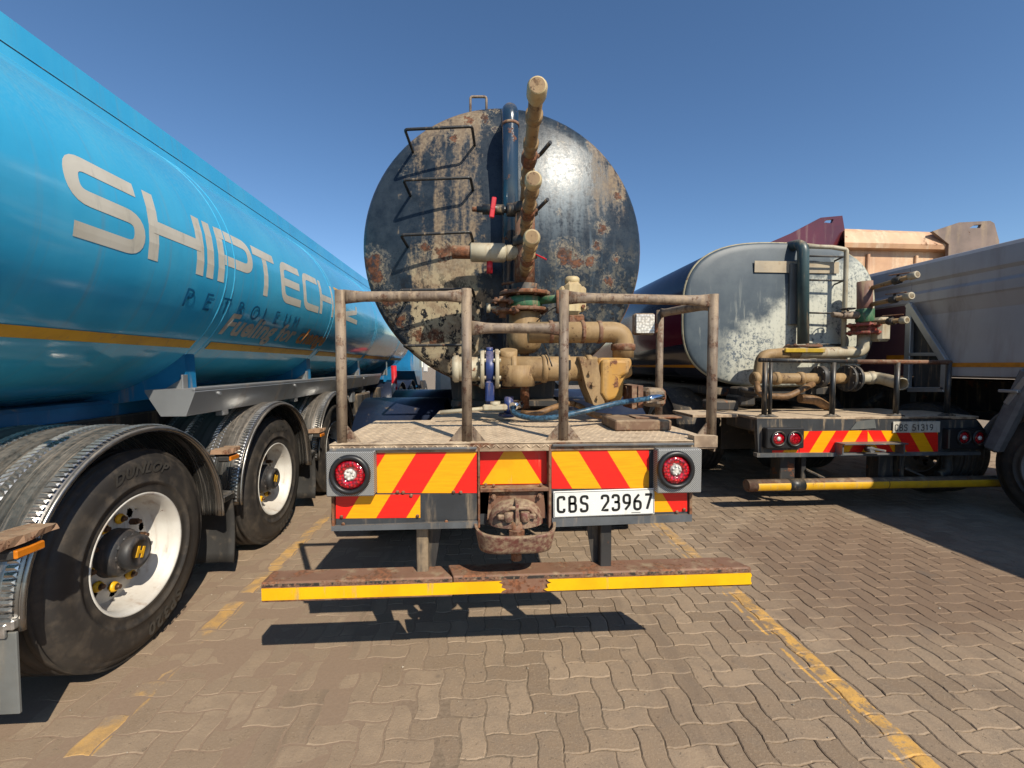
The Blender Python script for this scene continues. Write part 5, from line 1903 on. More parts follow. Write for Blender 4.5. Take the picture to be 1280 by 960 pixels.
# left and right halves, welded a little proud of one another in the middle
xm = A(566, 720, BYF).x
def beam(x0, x1, tz0, tz1, bz0, bz1, yo, ch0, ch1):
    vs_ = [(x0, BYF + yo, bz0), (x1, BYF + yo, bz1), (x1, BYF + yo, tz1), (x0, BYF + yo, tz0),
           (x0 + ch0, BYF + yo + D_, bz0), (x1 - ch1, BYF + yo + D_, bz1), (x1 - ch1, BYF + yo + D_, tz1), (x0 + ch0, BYF + yo + D_, tz0)]
    mb.add(vs_, [[0, 1, 2, 3], [5, 4, 7, 6], [3, 2, 6, 7], [1, 0, 4, 5], [0, 3, 7, 4], [2, 1, 5, 6]])
beam(bl, xm, tz, tz, bz, bz, 0.0, 0.0, 0.06)
beam(xm + 0.001, br2, tz, tz, bz, bz, 0.006, -0.03, 0.05)
bump = mb.build('bumper', M['bump_steel'], truck)
bmod = bump.modifiers.new('bevel', 'BEVEL'); bmod.width = 0.006; bmod.segments = 2; bmod.limit_method = 'ANGLE'
mb = MB()
mb.box(((bl + xm) / 2, BYF + 0.0005, tz - hz_ * .16 if False else tz - 0.014), (xm - bl - 0.004, 0.003, 0.014), 0.001)
mb.box(((br2 + xm) / 2, BYF + 0.0065, tz - 0.014), (br2 - xm - 0.006, 0.003, 0.014), 0.001)
mb.build('black_paint_strip', worn('chipped black paint', (0.03, 0.025, 0.022), None, 0.5, dust=0.3, rust=0.55, scale=22, streak=False, rustc=(0.2, 0.10, 0.06)), bump)
# yellow tape, torn in the middle
hz_ = tz - bz
def tape(x0, x1, rag0, rag1, zt, zb_):
    mb = MB()
    rn = random.Random(11)
    n = 7
    L1 = [(x0 + (rn.uniform(-rag0, rag0) if rag0 else 0), zt + (zb_ - zt) * k / n) for k in range(n + 1)]
    L2 = [(x1 + (rn.uniform(-rag1, rag1) if rag1 else 0), zb_ + (zt - zb_) * k / n) for k in range(n + 1)]
    yo = BYF + (0.0 if x0 < xm - 0.2 else 0.006)
    mb.prism([(x, BYF - 0.002, z) for x, z in L1 + L2], (0, 0.004, 0))
    return mb.build('reflective_tape', M['tape'], bump)
tape(bl + 0.002, A(627, 735, BYF).x, 0, 0.022, tz - hz_ * .29, tz - hz_ * 0.88)
tape(A(684, 735, BYF).x, br2 - 0.006, 0.022, 0.003, tz - hz_ * .27, tz - hz_ * .86)
mb = MB()
for px in (528, 757):
    x = A(px, 690, YF + 0.06).x
    zt_ = zpx(655)
    mb.box((x, YF + 0.08, (zt_ + tz) / 2), (0.05, 0.05, zt_ - tz + 0.05), 0.004)
    mb.prism([(x + 0.025 * (-1 if px > 600 else 1), YF + 0.10, zt_), (x + 0.085 * (-1 if px > 600 else 1), YF + 0.10, zt_), (x + 0.05 * (-1 if px > 600 else 1), YF + 0.10, tz), (x + 0.025 * (-1 if px > 600 else 1), YF + 0.10, tz)], (0, 0.006, 0))
mb.build('bumper_hanger', M['dark_steel'], truck)
# frame, axles, wheels and guards
mb = MB()
for x in (TCX - 0.4, TCX + 0.4):
    mb.box((x, 5.5, 1.0), (0.09, 7.2, 0.24), 0.01)
for y in (2.0, 3.0, 4.1, 5.6, 7.5):
    mb.box((TCX, y, 1.0), (0.71, 0.09, 0.18), 0.01)
mb.box((TCX, 2.2, 1.08), (1.42, 0.08, 0.10), 0.01)
mb.box((TCX, 1.90, 0.93), (0.86, 0.05, 0.2), 0.01)
mb.build('chassis', M['dark_steel'], truck)
mb = MB()
for y in (3.7, 5.0, 6.4, 8.0):
    mb.prism([(TCX - 0.42, y, 1.12), (TCX + 0.42, y, 1.12), (TCX + 0.45, y, 1.42), (TCX - 0.45, y, 1.42)], (0, 0.1, 0))
mb.prism([(TCX - 0.42, 3.45, 1.16), (TCX + 0.42, 3.45, 1.16), (TCX + 0.42, 3.45, 1.20), (TCX - 0.42, 3.45, 1.20)], (0, 5.0, 0))
mb.build('tank_cradle', M['dark_steel'], truck)
rear = []
for sx in (-1, 1):
    for y in (4.05, 5.40):
        cx_ = TCX + sx * 1.20
        wheel(truck, (cx_, y, 0.525), sx, detailed=False, rim_mat='rim')
        wheel(truck, (cx_ - sx * 0.37, y, 0.525), sx, detailed=False, rim_mat='rim', dish=0.04)
        mb = MB()
        def gf_(u, v, y=y, sx=sx):
            a = R(-10) + R(200) * u
            n = Vector((0, math.cos(a), math.sin(a)))
            x = TCX + sx * (0.50 + 0.72 * v)
            return Vector((x, y, 0.53)) + n * 0.66, n
        mb.shell(gf_, 24, 2, 0.012)
        mb.build('mudguard', M['navy_guard'], truck)
for sx in (-1, 1):
    wheel(truck, (TCX + sx * 1.18, 9.9, 0.525), sx, detailed=False)
for y in (4.05, 5.40, 9.9):
    mb = MB(); mb.tube([(TCX - 0.9, y, 0.525), (TCX + 0.9, y, 0.525)], 0.075); mb.lathe([(0.001, -0.2), (0.16, -0.14), (0.2, 0), (0.16, 0.14), (0.001, 0.2)], (TCX, y, 0.525), (0, 1, 0), 20)
    mb.build('axle', M['dark_steel'], truck)
mb = MB(); mb.box((TCX, 10.0, 1.75), (2.35, 1.9, 2.0), 0.12, taper=(.97, .9)); cb = mb.build('cab', M['white_paint'], truck)
mb = MB(); mb.box((TCX - 1.18, 10.2, 2.15), (0.03, 0.9, 0.6), 0.01); mb.box((TCX + 1.18, 10.2, 2.15), (0.03, 0.9, 0.6), 0.01); mb.build('window', M['glass'], cb)
# hanging hoses and a chain under the board
mb = MB()
mb.tube(fillet([Vector((TCX - 0.2, 2.1, 0.9)), Vector((TCX - 0.1, 2.15, 0.72)), Vector((TCX + 0.2, 2.2, 0.75)), Vector((TCX + 0.3, 2.3, 0.95))], 0.1), 0.012, 8)
mb.build('air_line', M['rubber'], truck)

# the two rusty steel blocks resting on the deck under the pump
blk = thing('steel_block', 'rust-brown rectangular block lying on the tan deck below the yellow pump', 'block', (A(805, 525, 2.3).x, 2.3, dz), None)
mb = MB()
p0 = A(779, 533, 2.08); p1 = A(862, 531, 2.08)
mb.box(((p0.x + p1.x) / 2 - 0.06, 2.22, dz + 0.028), (p1.x - p0.x - 0.05, 0.26, 0.052), 0.006)
mb.build('block_body', M['wood'], blk)
mb = MB()
mb.box(((p0.x + p1.x) / 2 + 0.04, 2.20, dz + 0.052 + 0.006), (0.24, 0.10, 0.008), 0.002)
mb.build('top_plate', M['rusty'], blk)
# ---------------------------------------------------------------- grey tanker on the right
Y2 = 4.18
YT = 5.22
tx0, tx1 = A(855, 390, YT).x, A(1094, 390, YT).x
tz0, tz1 = A(960, 483, YT).z, A(960, 303, YT).z
t2x, t2z = (tx0 + tx1) / 2, (tz0 + tz1) / 2
hx_, hz2 = (tx1 - tx0) / 2, (tz1 - tz0) / 2
truck2 = thing('tanker_truck', 'grey-ended flat-topped tanker truck with lime splashes, plate CBS 51319 and a round yellow bumper', 'truck', (t2x, 5.2, 0))
def sec2(a, k=1.0, ex=2.95):
    c_, s_ = math.cos(a), math.sin(a)
    r_ = 1 / (abs(c_) ** ex + abs(s_) ** ex) ** (1 / ex)
    return t2x + hx_ * k * c_ * r_, t2z + hz2 * k * s_ * r_
def loft(rows, n=96):
    mb = MB()
    vs_ = []
    for y, k in rows:
        for q in range(n):
            x, z = sec2(2 * PI * q / n, k)
            vs_.append((x, y, z))
    fs_ = [[i * n + q, i * n + (q + 1) % n, (i + 1) * n + (q + 1) % n, (i + 1) * n + q] for i in range(len(rows) - 1) for q in range(n)]
    mb.add(vs_, fs_, True)
    return mb
loft([(YT - 0.05, 0.0001), (YT - 0.048, .3), (YT - 0.04, .6), (YT - 0.02, .9), (YT - 0.008, .97), (YT + 0.003, .992), (YT + 0.02, 1.0), (YT + 0.05, 1.0)]).build('tank_end', m_tank2(t2x, t2z), truck2)
loft([(YT + 0.045, .997), (YT + 0.06, 1.003), (YT + 9.5, 1.003), (YT + 9.6, .9), (YT + 9.65, .0001)]).build('tank', m_barrel2(), truck2)
loft([(YT + 0.018, .999), (YT + 0.022, 1.012), (YT + 0.042, 1.012), (YT + 0.044, .999)]).build('rim_seam', worn('chipped cream rim', (0.36, 0.33, 0.22), None, 0.6, dust=0.4, rust=0.2, scale=12), truck2)
YB = YT - 0.05
def T(px, py, Y=None):
    return A(px, py, YB if Y is None else Y)
# patch of bare sanded paint
mb = MB(); a_ = T(943, 326); b_ = T(1048, 342)
mb.box(((a_.x + b_.x) / 2, YB - 0.006, (a_.z + b_.z) / 2), (b_.x - a_.x, 0.004, a_.z - b_.z), 0.001)
mb.build('sanded_strip', worn('sanded tan strip', (0.38, 0.31, 0.21), (0.30, 0.25, 0.18), 0.6, dust=0.3, rust=0, scale=9, streak=False, top=0), truck2)
# breather pipe: up, over and down
mb = MB()
pY = YB - 0.12
mb.tube(fillet([T(1004, 430, pY), T(1004, 304, pY), T(984, 309, YB + 0.12)], [0, 0.14, 0], 10), 0.062, 20)
mb.build('breather_pipe', worn('dark teal pipe', (0.035, 0.065, 0.07), None, 0.4, dust=0.25, rust=0.05, scale=8), truck2)
mb = MB()
a_ = T(986, 330); b_ = T(1000, 406)
mb.box(((a_.x + b_.x) / 2, YB - 0.02, (a_.z + b_.z) / 2), (b_.x - a_.x, 0.04, a_.z - b_.z), 0.006)
mb.build('pipe_backplate', M['flap_grey'], truck2)
mb = MB()
c_ = T(1004, 433, pY)
mb.flange(c_, (0, 0, 1), 0.19, 0.03, 8, bolt=0.016)
mb.flange(c_ + Vector((0, 0, -0.06)), (0, 0, 1), 0.12, 0.03, 6, bolt=0.013)
mb.cyl(c_ + Vector((0, 0, -0.15)), c_, 0.07, 16)
mb.build('outlet_flange', M['rusty'], truck2)
# ladder
mb = MB()
mb.tube(fillet([T(1009, 308, YB - 0.14), T(1040, 309, YB - 0.14), T(1058, 312, YB - 0.14), T(1058, 318, YB - 0.14), T(1053, 468, YB - 0.14)], 0.05, 4), 0.026, 12)
mb.build('ladder_rail', M['pale_pipe'], truck2)
for py in (350, 352 + 39, 430, 318 + 2):
    mb = MB()
    a_ = T(1010, py, YB - 0.13); b_ = T(1054, py + 1, YB - 0.13)
    mb.tube([a_, b_], 0.011, 8)
    mb.tube([b_, b_ + Vector((0, 0.13, -0.02))], 0.011, 8)
    mb.build('ladder_rung', M['black_bar'] if py > 330 else M['dark_steel'], truck2)
# manifold
mY = YB - 0.25
mb = MB()
a_ = T(1081, 352, mY); b_ = T(1081, 404, mY)
mb.tube([a_, b_], 0.078, 20)
M['manifold_red'] = worn('red-brown manifold', (0.22, 0.10, 0.075), None, 0.6, dust=0.35, rust=0.2, scale=9)
mb.build('standpipe', M['manifold_red'], truck2)
mb = MB(); mb.cyl(T(1081, 403, mY), T(1081, 386, mY), 0.092, 20, 0.01); mb.build('pipe_collar', M['green'], truck2)
for (sx, sy, ex, ey, YE) in ((1083, 362, 1147, 343, 4.35), (1083, 382, 1140, 369.5, 4.35), (1082, 404, 1134, 400, 4.45)):
    a_ = A(sx, sy, mY); b_ = A(ex, ey, YE)
    mb = MB(); mb.tube([a_, b_], 0.026, 12); sp = mb.build('spout', M['pipe_tan'], truck2)
    d_ = (b_ - a_)
    mb = MB(); mb.cyl(a_ + d_ * 0.86, b_, 0.040, 16, 0.006); mb.build('end_cap', M['pale_pipe'], sp)
    mb = MB(); q = a_ + d_ * 0.64
    mb.cyl(q - d_ * 0.07, q + d_ * 0.07, 0.042, 8); mb.cyl(q, q + Vector((0, 0, 0.06)), 0.014, 8)
    mb.build('ball_valve', M['dark_steel'], sp)
    mb = MB(); mb.bar(q + Vector((-0.06, 0.05, 0.062)), q + Vector((0.05, -0.09, 0.066)), 0.03, 0.01)
    mb.build('lever', M['rusty'] , sp)
mb = MB()
mb.cyl(T(1072, 394, mY), T(1052, 394, mY), 0.045, 16, 0.006)
mb.cyl(T(1052, 394, mY), T(1040, 393, mY), 0.03, 12, 0.004)
tp_ = mb.build('side_tap', M['rail'], truck2)
mb = MB(); q = T(1060, 386, mY - 0.02); mb.cyl(q + Vector((0, 0, -0.03)), q, 0.012, 8)
mb.lathe([(0.07, -0.008), (0.078, 0), (0.07, 0.008), (0.062, 0)], q, (0, 0, 1), 20, close=True)
for k in range(3):
    a = 2 * PI * k / 3
    mb.tube([q, q + Vector((math.cos(a) * .066, math.sin(a) * .066, 0))], 0.008, 6)
mb.build('hand_wheel', M['black_bar'], tp_)
mb = MB()
c_ = T(1080, 413, mY)
mb.flange(c_ + Vector((0, 0, 0.06)), (0, 0, 1), 0.17, 0.03, 8, bolt=0.015)
mb.flange(c_ + Vector((0, 0, -0.03)), (0, 0, 1), 0.17, 0.03, 8, bolt=0.015)
mb.cyl(c_ + Vector((0, 0, -0.02)), c_ + Vector((0, 0, 0.05)), 0.13, 20)
fl = mb.build('butterfly_valve', worn('red rusted valve', (0.30, 0.06, 0.04), None, 0.6, dust=0.35, rust=0.3, scale=10), truck2)
mb = MB()
mb.box(T(1100, 412, mY - 0.08), (0.15, 0.16, 0.28), 0.03); mb.box(T(1105, 410, mY - 0.08), (0.08, 0.10, 0.2), 0.02)
mb.build('valve_actuator', M['pale_pipe'], fl)
mb = MB()
mb.tube(fillet([c_ + Vector((0, 0, -0.04)), T(1079, 440, mY), T(1020, 441, mY), T(998, 441, mY)], [0, 0.15, 0, 0], 8), 0.066, 20)
mb.build('elbow_pipe', M['pale_pipe'], truck2)
mb = MB()
mb.tube([T(1030, 441, mY), T(982, 441, mY)], 0.058, 20)
mb.build('cross_pipe', M['pipe_tan'], truck2)
mb = MB()
a_ = T(981, 438, mY - 0.08); b_ = T(1031, 438, mY - 0.08)
mb.box((a_ + b_) / 2, (b_.x - a_.x, 0.03, 0.05), 0.006)
mb.build('yellow_bar', worn('yellow pipe', (0.5, 0.33, 0.02), None, 0.5, dust=0.3, rust=0.08, scale=9), truck2)
mb = MB()
mb.tube(fillet([T(984, 441, mY), T(952, 444, mY), T(948, 470, mY), T(948, 472, mY)], 0.12, 8), 0.062, 20)
mb.build('elbow_pipe', M['pipe_tan'], truck2)
# lower run to the right, open end facing us
lY = 4.75
zl2 = A(1000, 473, lY).z
mb = MB()
mb.tube([(A(940, 473, lY).x, lY, zl2), (A(1062, 473, lY).x, lY, zl2)], 0.060, 20)
for px in (944, 970, 1000, 1030):
    mb.lathe([(.060, -.03), (.074, -.025), (.074, .025), (.060, .03)], (A(px, 473, lY).x, lY, zl2), (1, 0, 0), 20)
mb.build('suction_pipe', M['pipe_tan'], truck2)
mb = MB()
mb.flange((A(1058, 473, lY).x, lY, zl2), (1, 0, 0), 0.15, 0.03, 8, bolt=0.014)
mb.flange((A(1066, 473, lY).x, lY, zl2), (1, 0, 0), 0.15, 0.03, 8, bolt=0.014)
mb.flange((A(1025, 466, lY).x, lY, zl2 + 0.02), (1, 0, 0), 0.12, 0.06, 6, bolt=0.014)
mb.build('flange', M['board_dark'], truck2)
mb = MB()
q0 = Vector((A(1068, 473, lY).x, lY, zl2)); q2 = A(1127, 480, 4.35)
pts = fillet([q0, Vector((A(1098, 473, lY).x, lY, zl2 + 0.01)), q2], 0.15, 5)
mb.tube(pts, 0.066, 20, caps=False)
mb.tube(pts, 0.055, 20, caps=False)
d_ = (pts[-1] - pts[-2]).normalized()
mb.lathe([(0.055, 0.0), (0.066, 0.0), (0.066, 0.004), (0.055, 0.004)], pts[-1], d_, 20, close=True)
mb.lathe([(.066, -.03), (.075, -.025), (.075, .025), (.066, .03)], pts[2], (pts[3] - pts[2]), 20)
mb.build('open_pipe', M['pale_pipe'], truck2)
mb = MB()
mb.tube(fillet([A(946, 478, 4.7), A(948, 494, 4.6), A(985, 496, 4.5), A(1000, 488, 4.5), A(1016, 480, 4.6)], 0.2, 4), 0.032, 12)
mb.tube(fillet([A(1000, 498, 4.7), A(1020, 500, 4.7), A(1035, 509, 4.8)], 0.2, 4), 0.05, 12)
mb.build('hose', M['hose_tan'], truck2)
mb = MB()
for (px, py, w_) in ((935, 490, 0.3), (925, 500, 0.2), (900, 506, 0.3)):
    mb.box(A(px, py, 5.0), (w_, 0.3, 0.12), 0.02)
mb.tube(fillet([A(925, 486, 4.8), A(940, 489, 4.75), A(952, 487, 4.8)], .1), 0.03)
mb.build('pump_box', M['dark_steel'], truck2)
# deck
d2 = A(1080, 521, Y2).z
dl2, dr2 = A(946, 523, Y2).x, A(1190, 523, Y2).x
mb = MB()
mb.box(((dl2 + dr2) / 2, (Y2 + 5.0) / 2, d2 - 0.012), (dr2 - dl2, 5.0 - Y2, 0.024), 0.003)
mb.box((dl2 - 0.15, 4.75, d2 - 0.02), (0.7, 0.5, 0.03), 0.003)
mb.box((dr2 + 0.15, Y2 + 0.3, d2 - 0.018), (0.30, 0.6, 0.03), 0.003)
mb.build('deck', M['deck'], truck2)
# railing
rz = A(1080, 453, Y2).z
for px in (956, 963, 1041, 1121, 1185):
    x = A(px, 480, Y2 + 0.04).x
    mb = MB(); mb.tube([(x, Y2 + 0.04, d2), (x, Y2 + 0.04, rz)], 0.025 if px != 963 else 0.018, 12)
    o = mb.build('railing_post', M['black_bar'], truck2)
    mb = MB(); mb.box((x, Y2 + 0.04, d2 + 0.014), (0.16, 0.06, 0.028), 0.008, taper=(.5, .8)); mb.build('foot', M['dark_steel'], o)
mb = MB()
mb.tube([(A(949, 450, Y2 + .04).x, Y2 + 0.04, A(949, 450, Y2 + .04).z), (A(1070, 452, Y2 + .04).x, Y2 + 0.04, A(1070, 452, Y2 + .04).z)], 0.022, 12)
mb.build('rail', M['black_bar'], truck2)
mb = MB()
mb.tube([(A(1070, 452, Y2 + .04).x, Y2 + 0.04, A(1070, 452, Y2 + .04).z), (A(1188, 453, Y2 + .04).x, Y2 + 0.04, A(1188, 453, Y2 + .04).z)], 0.0225, 12)
mb.build('rail', M['rusty'], truck2, label='rusty right half of the top rail')
# board
def Q(px, py, off=0.0):
    p = A(px, py, Y2); p.y = Y2 + off
    return p
mb = MB()
mb.prism([Q(946, 523), Q(1222, 525), Q(1222, 566), Q(1178, 567), Q(948, 570)], (0, 0.05, 0))
mb.build('rear_board', M['board_dark'], truck2)
mb = MB()
mb.prism([Q(944, 566, -0.03), Q(1222, 564, -0.03), Q(1222, 568, -0.03), Q(944, 571, -0.03)], (0, 0.06, 0))
mb.build('edge_strip', M['grey_edge'], truck2)
per2 = A(1078, 555, Y2).x - A(1045, 555, Y2).x
def poly2(name, px, mat, off=-0.003, t=0.004, par=truck2, **kw):
    mb = MB(); mb.prism([Q(a_, b_, off) for a_, b_ in px], (0, t, 0)); return mb.build(name, mat, par, **kw)
Mc1 = m_chev('chevron sheeting far left', Q(1012, 538).x, (A(1045, 555, Y2).x - A(1012, 555, Y2).x), 0.62, Q(1012, 538).z, 0, dirt=0.2)
Mc2 = m_chev('chevron sheeting far right', Q(1084, 538).x, (A(1118, 555, Y2).x - A(1084, 555, Y2).x), -0.62, Q(1084, 538).z, 0, dirt=0.2)
poly2('chevron_panel', [(1000, 539), (1084, 538), (1084, 566), (999, 567)], Mc1, label='left half of the red and yellow striped strip')
poly2('chevron_panel', [(1084.3, 538), (1172, 539), (1172, 565), (1084.3, 566)], Mc2, label='right half of the red and yellow striped strip')
poly2('chevron_panel', [(965, 563), (998, 562), (998, 566), (965, 567)], Mc1, label='thin striped remnant under the left lamps')
def lamp2(x0, x1, y0, y1, cs):
    mb = MB()
    a_ = Q(x0, y0); b_ = Q(x1, y1)
    mb.box(((a_.x + b_.x) / 2, Y2 - 0.03, (a_.z + b_.z) / 2), (b_.x - a_.x, 0.08, a_.z - b_.z), 0.01)
    o = mb.build('tail_lamp', M['lamp_ring'], truck2)
    for i, (cx_, cy_) in enumerate(cs):
        p = Q(cx_, cy_, -0.07)
        mb = MB(); mb.lathe([(0.060, 0), (0.078, 0), (0.078, 0.015), (0.062, 0.018)], p, (0, -1, 0), 28, close=True); mb.build('lamp_ring', M['black_bar'], o)
        mb = MB(); mb.lathe([(0.0005, 0.008), (0.03, 0.010), (0.055, 0.008), (0.06, 0.0)], p, (0, -1, 0), 28); mb.build('red_lens', M['lens_red'], o)
        if not (x0 < 1000 and i == 1):
            mb = MB(); mb.lathe([(0.0005, 0.022), (0.018, 0.018), (0.024, 0.008)], p, (0, -1, 0), 16); mb.build('reflector', M['lens_clear'], o)
lamp2(953, 999, 534, 559, ((967, 547), (987, 547)))
lamp2(1178, 1222, 535, 560, ((1195, 545.5), (1214, 546)))
# plate
a_ = Q(1115, 527); b_ = Q(1173, 540)
pw2 = b_.x - a_.x; ph2 = a_.z - b_.z
pc2 = Vector(((a_.x + b_.x) / 2, Y2 - 0.012, (a_.z + b_.z) / 2))
mb = MB(); mb.box(pc2, (pw2, 0.008, ph2 * 1.02), 0.003); pl2 = mb.build('number_plate', M['old_plate'], truck2)
mb = MB()
pf2 = lambda s, t: pc2 + Vector((s - pw2 / 2, -0.0055, t - ph2 / 2))
plate_text(mb, 'CBS', 0.07, 0.037, 0.013, 0.0095, lambda s, t: pf2(0.016 + s, 0.016 + t))
plate_text(mb, '51319', 0.07, 0.037, 0.010, 0.0095, lambda s, t: pf2(0.205 + s, 0.016 + t))
mb.build('plate_character', M['grey_print'], pl2, fix=False)
# dented bracket plates
mb = MB(); mb.prism([Q(1062, 537, -0.012), Q(1070, 527, -0.012), Q(1092, 524, -0.012), Q(1094, 535, -0.012)], (0, 0.01, 0)); mb.build('patch_plate', M['flap_grey'], truck2)
mb = MB()
a_ = Q(1043, 553); b_ = Q(1120, 566)
mb.box(((a_.x + b_.x) / 2, Y2 - 0.07, a_.z), (b_.x - a_.x, 0.12, 0.012), 0.002)
mb.box(((a_.x + b_.x) / 2, Y2 - 0.03, b_.z), (b_.x - a_.x, 0.08, 0.014), 0.002)
mb.box((a_.x + 0.01, Y2 - 0.05, (a_.z + b_.z) / 2), (0.014, 0.1, 0.10), 0.002)
mb.box((b_.x - 0.01, Y2 - 0.05, (a_.z + b_.z) / 2), (0.014, 0.1, 0.10), 0.002)
mb.bar((a_.x + 0.25, Y2 - 0.10, (a_.z + b_.z) / 2 + 0.02), (a_.x + 0.42, Y2 - 0.13, (a_.z + b_.z) / 2 - 0.01), 0.03, 0.02)
mb.cyl((a_.x + 0.3, Y2 - 0.05, (a_.z + b_.z) / 2), (a_.x + 0.3, Y2 - 0.12, (a_.z + b_.z) / 2), 0.03, 12)
mb.build('step_bracket', M['grey_edge'], truck2)
# round bumper with yellow tape
zb2 = A(1095, 604, Y2).z
b0, b1 = A(933, 602, Y2).x, A(1262, 606, Y2).x
mb = MB()
mb.tube([(b0, Y2, zb2), (b1, Y2, zb2)], 0.060, 24)
mb.lathe([(0.001, 0.002), (0.045, 0.002)], (b0, Y2, zb2), (-1, 0, 0), 20)
bp2 = mb.build('bumper', worn('black and rust round beam', (0.07, 0.045, 0.035), (0.16, 0.08, 0.05), 0.55, dust=0.4, rust=0.4, scale=6, streak=False), truck2)
for (xa, xb) in ((944, 984), (1003, 1105), (1106, 1258)):
    mb = MB()
    xa_, xb_ = A(xa, 604, Y2).x, A(xb, 604, Y2).x
    mb.grid(lambda u, v: Vector((xa_ + (xb_ - xa_) * u, Y2 - math.cos(R(-42 + 72 * v)) * 0.0625, zb2 + math.sin(R(-42 + 72 * v)) * 0.0625)), 4, 8)
    mb.build('reflective_tape', M['tape_old'], bp2)
mb = MB()
for (xa, xb) in ((984, 1003),):
    mb.tube([(A(xa, 604, Y2).x, Y2, zb2), (A(xb, 604, Y2).x, Y2, zb2)], 0.0615, 24)
mb.build('black_band', M['black_bar'], bp2)
mb = MB()
for px in (1005, 1128):
    x = A(px, 580, Y2 + 0.1).x
    mb.box((x, Y2 + 0.15, (d2 - 0.35 + zb2) / 2), (0.05, 0.10, d2 - 0.3 - zb2), 0.006)
    mb.box((x - 0.16, Y2 + 0.2, (d2 - 0.35 + zb2) / 2 + 0.02), (0.16, 0.16, d2 - 0.3 - zb2), 0.006)
    mb.bar((x + 0.02, Y2 + 0.10, zb2 + 0.13), (x + 0.16, Y2 + 0.02, zb2 + 0.055), 0.05, 0.02)
mb.tube(fillet([A(1184, 568, Y2 + 0.2), A(1184, 590, Y2 + 0.2), A(1172, 594, Y2 + 0.2)], 0.06), 0.045)
mb.build('bumper_hanger', M['dark_steel'], truck2)
# running gear
mb = MB()
for x in (t2x - 0.42, t2x + 0.42):
    mb.box((x, 8.6, 0.80), (0.1, 8.8, 0.28), 0.01)
mb.box((t2x, 4.5, 0.88), (1.9, 0.5, 0.14), 0.02)
for y in (4.9, 6.2, 7.6, 9.5):
    mb.box((t2x, y, 0.8), (0.8, 0.1, 0.2), 0.01)
    mb.prism([(t2x - 0.45, y + 0.6, 1.02), (t2x + 0.45, y + 0.6, 1.02), (t2x + 0.5, y + 0.6, 1.32), (t2x - 0.5, y + 0.6, 1.32)], (0, 0.1, 0))
mb.box((t2x, 10, 1.16), (1.6, 9.4, 0.12), 0.02)
mb.build('chassis', M['dark_steel'], truck2)
for sx in (-1, 1):
    for y in (6.1, 7.45):
        wheel(truck2, (t2x + sx * 1.16, y, 0.525), sx, detailed=False)
        wheel(truck2, (t2x + sx * 0.79, y, 0.525), sx, detailed=False, dish=0.04)
        mb = MB()
        mb.shell(lambda u, v: (Vector((t2x + sx * (0.45 + 0.72 * v), y, 0.53)) + Vector((0, math.cos(PI * u), math.sin(PI * u))) * 0.64, Vector((0, math.cos(PI * u), math.sin(PI * u)))), 20, 2, 0.012)
        mb.build('mudguard', M['dark_steel'], truck2)
mb = MB(); mb.box((t2x, 15.9, 1.8), (2.3, 1.9, 2.0), 0.12, taper=(.97, .9)); mb.build('cab', M['white_paint'], truck2)
for sx in (-1, 1):
    wheel(truck2, (t2x + sx * 1.16, 15.9, 0.525), sx, detailed=False)
mb = MB(); mb.box((t2x, 5.1, 0.68), (1.6, 0.02, 0.42), 0.003); mb.build('mudflap', M['rubber'], truck2)

# ---------------------------------------------------------------- silver-white tipper trailer at the right edge
SXW = 5.12
W1 = thing('tipper_trailer', 'long grey-white tipper trailer with a thin orange line cut off by the right edge', 'trailer', (SXW + 1.25, 4.0, 0))
def S(px, py):
    return AX(px, py, SXW)
zt = S(1280, 294).z
YW0, YW1 = -0.6, 7.1
def side(name, prof, y0, y1, mat, t=0.05, **kw):
    """prof: (x offset from the side plane, z) polyline; extruded along y"""
    mb = MB()
    n = len(prof)
    vs_ = [(SXW + dx, y, z) for y in (y0, y1) for dx, z in prof] + [(SXW + dx + t, y, z) for y in (y0, y1) for dx, z in prof]
    fs_ = []
    for k in range(n - 1):
        fs_.append([k, k + 1, n + k + 1, n + k]); fs_.append([2 * n + k, 3 * n + k, 3 * n + k + 1, 2 * n + k + 1])
    for a_ in (0, n - 1):
        fs_.append([a_, n + a_, 3 * n + a_, 2 * n + a_])
    for b_ in (0, n):
        for k in range(n - 1):
            fs_.append([b_ + k, 2 * n + b_ + k, 2 * n + b_ + k + 1, b_ + k + 1])
    mb.add(vs_, fs_, False)
    return mb.build(name, mat, W1, **kw)
YS = S(1136, 400).y
zrel = lambda sl: CAM_H + sl * SXW
prof = [(0.10, zt), (0.03, zt - 0.02), (0.0, zt - 0.06), (0.0, zrel(.195)), (0.025, zrel(.188)), (0.025, zrel(.172)), (0.0, zrel(.165)), (0.0, zrel(.147)), (0.012, zrel(.143)), (0.05, zrel(.115)), (0.02, zrel(.05)), (0.0, 1.54), (0.0, 1.37), (0.05, 1.35)]
side('body_side', prof, YW0, YS, M['silver_body'])
side('front_top_rail', prof[:9], YS + 0.004, YW1, M['silver_body'])
side('front_side_panel', prof[8:], YS + 0.004, YW1, M['maroon_reflection'], label='forward part of the side with a maroon reflection painted in')
mb = MB(); mb.box((SXW + 1.3, (YW0 + YW1) / 2, 1.42), (2.45, YW1 - YW0 - 0.02, 0.1), 0.01); mb.box((SXW + 2.55, (YW0 + YW1) / 2, 2.05), (0.05, YW1 - YW0, 1.3), 0.01)
mb.box((SXW + 1.3, YW1 - 0.04, 2.05), (2.4, 0.06, 1.25), 0.01); mb.box((SXW + 1.3, YW0 + 0.04, 2.05), (2.4, 0.06, 1.25), 0.01)
mb.build('body_shell', M['silver_body'], W1)
mb = MB()
mb.box((SXW - 0.003, (YW0 + YS - 0.3) / 2, 1.488), (0.006, YS - 0.3 - YW0 , 0.045), 0.001)
mb.build('orange_line', M['orange'], W1)
mb = MB()
